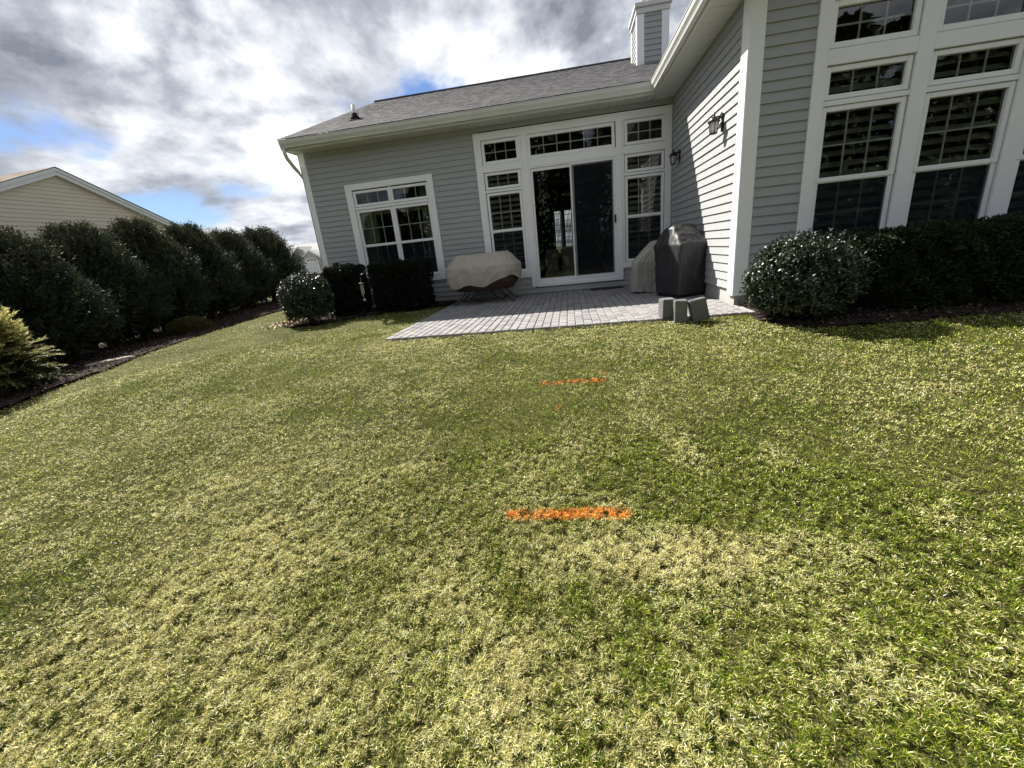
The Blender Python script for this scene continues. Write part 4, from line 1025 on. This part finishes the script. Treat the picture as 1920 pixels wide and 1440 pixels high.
# ================================================================== GRASS
def spline(p, poly): pass
def blades():
    r = np.random.default_rng(77)
    # candidate positions in polar coordinates round the viewpoint
    def sample(n, r0, r1, p):   # pdf of radius ~ r^(1-p)
        u = r.random(n); e = 2 - p; rad = (r0 ** e + u * (r1 ** e - r0 ** e)) ** (1 / e)
        a = r.uniform(math.radians(-72), math.radians(62), n); return rad * np.sin(a), -8.3 + rad * np.cos(a), rad
    xs, ys, rd = [], [], []
    for (n, r0, r1, p) in ((1350000, .45, 2.4, .75), (1250000, 2.4, 6.5, 1.25), (420000, 6.5, 17, 1.5)):
        a, b, c = sample(n, r0, r1, p); xs.append(a); ys.append(b); rd.append(c)
    x = np.concatenate(xs); y = np.concatenate(ys); rad = np.concatenate(rd)
    ex = r.normal(0, .018, len(x))
    keep = ~((x > PX0 + ex) & (x < PX1 + .04) & (y > PY0 + .0 + ex * .7) & (y < .1))
    for poly in (BED_L, BED_A, BED_C): keep &= ~in_poly(x + ex, y + ex, poly)
    keep &= ~((x > -5.02) & (x < 6) & (y > .0)); keep &= ~((x > 1.86) & (y > -3.2)); keep &= (x < 7.5) & (x > -14)
    x, y, rad = x[keep], y[keep], rad[keep]; n = len(x)
    # clumping
    cl = fbm(x, y, 42, 3, 3); cl2 = fbm(x, y, 5, 9, 3)
    kp = r.random(n) < np.clip(.06 + 2.8 * (cl - .30), .02, 1); x, y, rad, cl, cl2 = x[kp], y[kp], rad[kp], cl[kp], cl2[kp]; n = len(x)
    dry = fbm(x, y, .8, 21, 4) * .5 + fbm(x, y, 4.5, 31, 3) * .5
    dry = (dry - .5) * 1.7 + .21 + .13 * np.clip((rad - 2.0) / 2.5, 0, 1)
    dry += .70 * np.exp(-(((x - .38) / .34) ** 2 + ((y + 6.83) / .13) ** 2))
    dry += .14 * np.exp(-(((x + 2.2) / .9) ** 2 + ((y + 6.3) / .45) ** 2)) - .30 * np.exp(-(((x + .55) / .6) ** 2 + ((y + 5.9) / .5) ** 2)) - .25 * np.exp(-(((x - 2.6) / .9) ** 2 + ((y + 5.2) / .5) ** 2))
    dry += .18 * np.exp(-(((y + 4.0) / .35) ** 2)) - .35 * np.exp(-(((x - 3.0) / .8) ** 2 + ((y + 4.6) / .25) ** 2))
    isdry = r.random(n) < np.clip(dry, .08, .88)
    sc_ = np.clip((rad / 2.0), .62, 6) ** .62
    L = r.uniform(.007, .0165, n) * (.5 + .9 * cl) * np.where(isdry, 1.1, .95) * (1 + .10 * (sc_ - 1)); W = r.uniform(.0013, .0022, n) * sc_
    a = r.uniform(0, 2 * np.pi, n) + 1.2 * np.sin(x * 3 + y * 2)
    tilt = np.where(isdry, r.uniform(.05, 1.2, n), r.uniform(.55, 1.45, n))   # elevation of blade
    H = np.stack([np.cos(a) * np.cos(tilt), np.sin(a) * np.cos(tilt), np.sin(tilt)], 1)
    S = np.stack([-np.sin(a), np.cos(a), r.normal(0, .35, n)], 1); S = norm(S)
    base = np.stack([x, y, gz(x, y) - .018 + .020 * cl + .012 * (cl2 - .4) + r.uniform(0, .008, n) * isdry], 1)
    droop = r.uniform(.1, .5, n)
    mid = base + H * (L * .55)[:, None]; tip = base + H * L[:, None] + np.stack([np.cos(a), np.sin(a), -np.ones(n) * .8], 1) * (L * droop * .5)[:, None]
    tip[:, 2] = np.maximum(tip[:, 2], base[:, 2] + .004)
    w_ = W[:, None]
    V = np.empty((n, 5, 3)); V[:, 0] = base - S * w_ * .5; V[:, 1] = base + S * w_ * .5; V[:, 2] = mid + S * w_ * .42; V[:, 3] = mid - S * w_ * .42; V[:, 4] = tip
    t1 = r.random((n, 1)) ** 1.25; g1 = np.array([.048, .082, .006]); g2 = np.array([.25, .31, .020]); s1 = np.array([.34, .31, .065]); s2 = np.array([.90, .80, .42])
    C = np.where(isdry[:, None], s1 * (1 - t1) + s2 * t1, g1 * (1 - t1) + g2 * t1)
    C *= ((.80 + .45 * cl2) * (1 + .22 * np.clip((rad - 2.4) / 2.5, 0, 1)))[:, None] * np.exp(r.normal(-.08, .46, (n, 1))) * (.55 + .9 * fbm(x, y, 38, 88, 2))[:, None]; C = np.clip(C, .01, .9)
    # orange paint
    def stroke(x0, y0, x1, y1, hw):
        t = np.clip((x - x0) / (x1 - x0), 0, 1); yy = y0 + (y1 - y0) * t + .005 * np.sin(t * 7 + x0 * 9) + .002 * np.sin(t * 23)
        d = np.hypot(x - (x0 + (x1 - x0) * t), y - yy) + r.normal(0, .011, n)
        return (d < hw * (.70 + .35 * fbm(x, y, 9, 61, 2))) & (r.random(n) < .93)
    def spot(cx_, cy_, rr): return (np.hypot(x - cx_, (y - cy_) * .7) + r.normal(0, .012, n) < rr) & (r.random(n) < .55)
    sets = [('orange_paint_mark', 'long orange spray paint line on the grass, nearer the camera', 'paint mark', stroke(-.335, -6.60, .185, -6.595, .036), 'orange paint lines on the lawn'),
            ('orange_paint_mark', 'fainter orange spray paint line on the grass, nearer the patio', 'paint mark', stroke(-.25, -5.155, .20, -5.15, .042), 'orange paint lines on the lawn'),
            ('orange_paint_spot', 'small orange paint spot beyond the right end of the farther line', 'paint mark', spot(.215, -5.02, .022), None),
            ('orange_paint_spot', 'faint orange paint speckles between the two orange lines', 'paint mark', spot(-.13, -5.55, .026) | spot(-.24, -5.52, .012), None),
            ('orange_paint_spot', 'tiny orange paint speck just beyond the middle of the farther line', 'paint mark', spot(-.05, -4.96, .012), None)]
    used = np.zeros(n, bool)
    F4 = lambda m_: np.arange(m_)[:, None] * 5 + np.array([0, 1, 2, 3]); F3 = lambda m_: np.arange(m_)[:, None] * 5 + np.array([3, 2, 4])
    M_paint = mat('orange_marking_paint', rough=.6, attr=True)
    for nm, lb, ct, msk, gp in sets:
        msk = msk & ~used; used |= msk; k = int(msk.sum())
        if not k: continue
        C2 = np.array([.88, .24, .012]) * r.uniform(.55, 1.25, (k, 1)); C2[:, 1] *= r.uniform(.7, 1.8, k)
        o = np_mesh(nm, V[msk].reshape(-1, 3), F4(k), np.repeat(C2, 5, 0), M_paint, tri=F3(k)); tag(o, lb, ct, gp)
    k = int((~used).sum()); print('blades', k)
    o = np_mesh('grass', V[~used].reshape(-1, 3), F4(k), np.repeat(C[~used], 5, 0), M_blade, tri=F3(k))
    tag(o, 'mown lawn of mixed green and straw coloured grass blades', 'grass', kind='stuff')
blades()

# ================================================================== NEIGHBOUR HOUSES
nh = empty('beige_house', (-15, 3.43, -.5), 'beige clapboard gable-ended house behind the evergreen row', 'house', 'neighbouring houses')
XN, PKY, PKZ = -15.0, 3.43, 4.50
mb = MB()
lap_wall(mb, (XN, PKY, 0), (0, 1, 0), (1, 0, 0), -.6, 2.75, (-4.1, 4.1), cr=.112, proud=.018)
lap_wall(mb, (XN, PKY, 0), (0, 1, 0), (1, 0, 0), 2.75, 4.35, None, cr=.112, proud=.018, u_fn=lambda z: (-(4.42 - z) / .41, (4.42 - z) / .41))
lap_wall(mb, (XN, PKY - 4.1, 0), (-1, 0, 0), (0, -1, 0), -.6, 2.75, (0, 12), cr=.112, proud=.018); lap_wall(mb, (XN, PKY + 4.1, 0), (-1, 0, 0), (0, 1, 0), -.6, 2.75, (0, 12), cr=.112, proud=.018)
mb.build('siding', M_beige, nh)
mb = MB()
for sg in (-1, 1):
    ya, za, yb2, zb2 = PKY + sg * 4.45, PKZ - .41 * 4.45, PKY, PKZ
    for zo0, zo1, xo in ((-.19, -.0, .16), (-.08, .012, .19)):
        mb.poly([(XN + xo, ya, za + zo0), (XN + xo, yb2, zb2 + zo0), (XN + xo, yb2, zb2 + zo1), (XN + xo, ya, za + zo1)])
    mb.poly([(XN + .16, ya, za - .19), (XN + .16, yb2, zb2 - .19), (XN - .05, yb2, zb2 - .19), (XN - .05, ya, za - .19)])
    mb.poly([(XN + .19, ya, za - .08), (XN + .19, yb2, zb2 - .08), (XN + .16, yb2, zb2 - .08), (XN + .16, ya, za - .08)])
mb.build('rake_board', mat('grey_white_trim', (.62, .64, .66), .6), nh)
mb = MB(); roof_plane(mb, PKY - 4.5, PKZ - .41 * 4.5 + .03, .41, XN - 12, XN + .22, PKY, cr=.2)
mb.quad((XN - 12, PKY, PKZ + .03), (XN + .22, PKY, PKZ + .03), (XN + .22, PKY + 4.5, PKZ - .41 * 4.5 + .03), (XN - 12, PKY + 4.5, PKZ - .41 * 4.5 + .03), (1, 1, 1))
mb.build('roof', M_shing2, nh, color=True)

bh = empty('brown_roofed_house', (-22.5, 20, -.5), 'house showing only its long brown roof above the far evergreens', 'house', 'neighbouring houses')
P0, P1 = Vector((-19.9, 10.8, 3.8)), Vector((-24.4, 24.2, 3.8)); dr = (P1 - P0).normalized(); nr = Vector((dr.y, -dr.x, 0))
mb = MB(); Q = lambda a, off, z: tuple(P0 + dr * a + nr * off + Vector((0, 0, z - 3.8)))
Ln = 10.5
for sg in (1, -1):
    st_ = 0
    for i in range(18):
        o0, o1 = sg * 3.0 * i / 18, sg * 3.0 * (i + 1) / 18; z0_, z1_ = 3.8 - .07 * i, 3.8 - .07 * (i + 1)
        a = 0
        while a < Ln:
            b = min(a + random.uniform(.25, .6), Ln); c = random.uniform(.8, 1.2); mb.quad(Q(a, o0, z0_), Q(b, o0, z0_), Q(b, o1, z1_ + .01), Q(a, o1, z1_ + .01), (c, c * .95, c * .9)); a = b
mb.build('roof', M_shing2, bh, color=True)
mb = MB()
for sg in (1, -1):
    mb.quad(Q(0, sg * 2.8, -.7), Q(Ln, sg * 2.8, -.7), Q(Ln, sg * 2.8, 2.6), Q(0, sg * 2.8, 2.6))
for a in (0.02, Ln - .02): mb.poly([Q(a, -2.8, -.7), Q(a, 2.8, -.7), Q(a, 2.8, 2.6), Q(a, 0, 3.75), Q(a, -2.8, 2.6)])
mb.build('wall', M_beige, bh)

fh = empty('grey_house', (-31, 40, -.5), 'distant pale grey house with stepped gables and an arched white window', 'house', 'neighbouring houses')
mb = MB(); lap_wall(mb, (-31, 40.6, 0), (1, 0, 0), (0, -1, 0), -.8, 3.0, (-7, 7), cr=.2); 
lap_wall(mb, (-31.9, 40.1, 0), (1, 0, 0), (0, -1, 0), -.8, 3.72, None, cr=.12, u_fn=lambda z: (-1.55, 1.6) if z < 2.5 else (-(3.75 - z) / .8, (3.75 - z) / .8))
lap_wall(mb, (-30.2, 39.5, 0), (1, 0, 0), (0, -1, 0), -.8, 3.2, None, cr=.12, u_fn=lambda z: (-1.5, 1.7) if z < 2.2 else (-(3.2 - z) / .68, (3.2 - z) / .6))
lap_wall(mb, (-30.2 - 1.5, 39.5, 0), (0, 1, 0), (-1, 0, 0), -.8, 2.3, (0, 1.1), cr=.2)
mb.build('siding', M_neigh, fh)
mb = MB(); roof_plane(mb, 40.2, 2.9, .35, -38, -22, 44.2, cr=.3); mb.quad((-38, 44.2, 4.3), (-22, 44.2, 4.3), (-22, 48.5, 2.9), (-38, 48.5, 2.9), (1, 1, 1))
for cx_, yy, pz, sl_, hw in ((-31.9, 40.0, 3.85, .8, 1.7), (-30.2, 39.4, 3.3, .64, 1.8)):
    for sg in (-1, 1): mb.quad((cx_, yy - .1, pz), (cx_ + sg * hw, yy - .1, pz - sl_ * hw), (cx_ + sg * hw, yy + 3, pz - sl_ * hw), (cx_, yy + 3, pz), (1, 1, 1))
mb.build('roof', mat('pale_grey_roof', (.30, .31, .31), .9, attr=False, var=(3, .4, (.24, .25, .25))), fh)
mb = MB()
for cx_, yy, pz, sl_, hw in ((-31.9, 39.98, 3.84, .8, 1.75), (-30.2, 39.38, 3.29, .64, 1.85)):
    for sg in (-1, 1): mb.poly([(cx_, yy - .12, pz - .16), (cx_ + sg * hw, yy - .12, pz - .16 - sl_ * hw), (cx_ + sg * hw, yy - .12, pz - sl_ * hw), (cx_, yy - .12, pz)])
mb.build('rake_board', M_trim, fh)
aw = empty('arched_window', (-30.3, 39.4, .8), None, None); aw.parent = fh
mb = MB(); wx0, wx1, wz0, wz1 = -31.05, -29.35, .5, 2.0
mb.box(wx0, wx0 + .14, 39.36, 39.46, wz0, wz1); mb.box(wx1 - .14, wx1, 39.36, 39.46, wz0, wz1); mb.box(wx0 + .14, wx1 - .14, 39.365, 39.46, 1.86, 2.0)
for k in range(12):
    a0, a1 = math.pi * k / 12, math.pi * (k + 1) / 12; cxx = (wx0 + wx1) / 2; ro, ri = .85, .70
    mb.quad((cxx + ro * math.cos(a0), 39.36, 2.0 + .5 * ro * math.sin(a0)), (cxx + ri * math.cos(a0), 39.36, 2.0 + .5 * ri * math.sin(a0)), (cxx + ri * math.cos(a1), 39.36, 2.0 + .5 * ri * math.sin(a1)), (cxx + ro * math.cos(a1), 39.36, 2.0 + .5 * ro * math.sin(a1)))
for x in (-30.6, -30.2, -29.8): mb.box(x - .03, x + .03, 39.37, 39.44, wz0, 1.86)
for z in (.95, 1.4): mb.box(wx0 + .14, wx1 - .14, 39.375, 39.44, z - .03, z + .03)
mb.build('frame', M_trim, aw)
mb = MB(); mb.quad((wx0 + .1, 39.45, wz0), (wx1 - .1, 39.45, wz0), (wx1 - .1, 39.45, 2.0), (wx0 + .1, 39.45, 2.0)); mb.build('pane', mat('distant_pane', (.62, .68, .74), .3), aw)

# bare reddish tree by the far house
bt = empty('bare_tree', (-25.9, 34, -.6), 'small bare reddish tree before the distant grey house', 'tree')
mb = MB(); rr = random.Random(5)
def branch(p, d, l, r0, depth):
    q = p + d * l; mb.tube([tuple(p), tuple(p + d * l * .5 + Vector((rr.uniform(-.03, .03),) * 3)), tuple(q)], [r0, r0 * .85, r0 * .7], 5, caps=False)
    if depth == 0: return
    for _ in range(3 if depth > 2 else 4):
        nd = (d + Vector((rr.gauss(0, .5), rr.gauss(0, .5), rr.gauss(.12, .35)))).normalized(); branch(q, nd, l * rr.uniform(.6, .8), r0 * .6, depth - 1)
branch(Vector((-25.6, 34, -.6)), Vector((0, 0, 1)), 1.15, .06, 3)
mb.build('branches', M_twig, bt)

# woods behind the viewpoint (mirrored in the panes)
def woods():
    r = np.random.default_rng(9); parts = []
    for i in range(26):
        x = -34 + i * 2.7 + r.uniform(-.8, .8); y = -29 + r.uniform(-3, 3); H = r.uniform(10.5, 14) if x > -10 else r.uniform(6, 9); Rr = r.uniform(2.2, 3.2); n = 2600
        t = r.uniform(0, 1, n) ** .8; a = r.uniform(0, 6.283, n); rad = Rr * (1 - t) ** .7 * r.uniform(.5, 1.1, n) + .1
        P = np.stack([x + rad * np.cos(a), y + rad * np.sin(a), -1.5 + t * H], 1)
        D = norm(np.stack([np.cos(a), np.sin(a), r.normal(-.1, .4, n)], 1)); C = np.array([.055, .075, .03]) * r.uniform(.4, 1.6, (n, 1))
        parts.append(leaves(P, D, r.normal(size=(n, 3)) * .5 + [0, 0, 1], r.uniform(.5, 1.0, n), r.uniform(.25, .5, n), C))
    V, F, C = merge(parts); tag(np_mesh('woods', V, F, C, M_leafD), 'dark evergreen woods behind the viewpoint, mirrored in the panes', 'woods', kind='stuff')
woods()
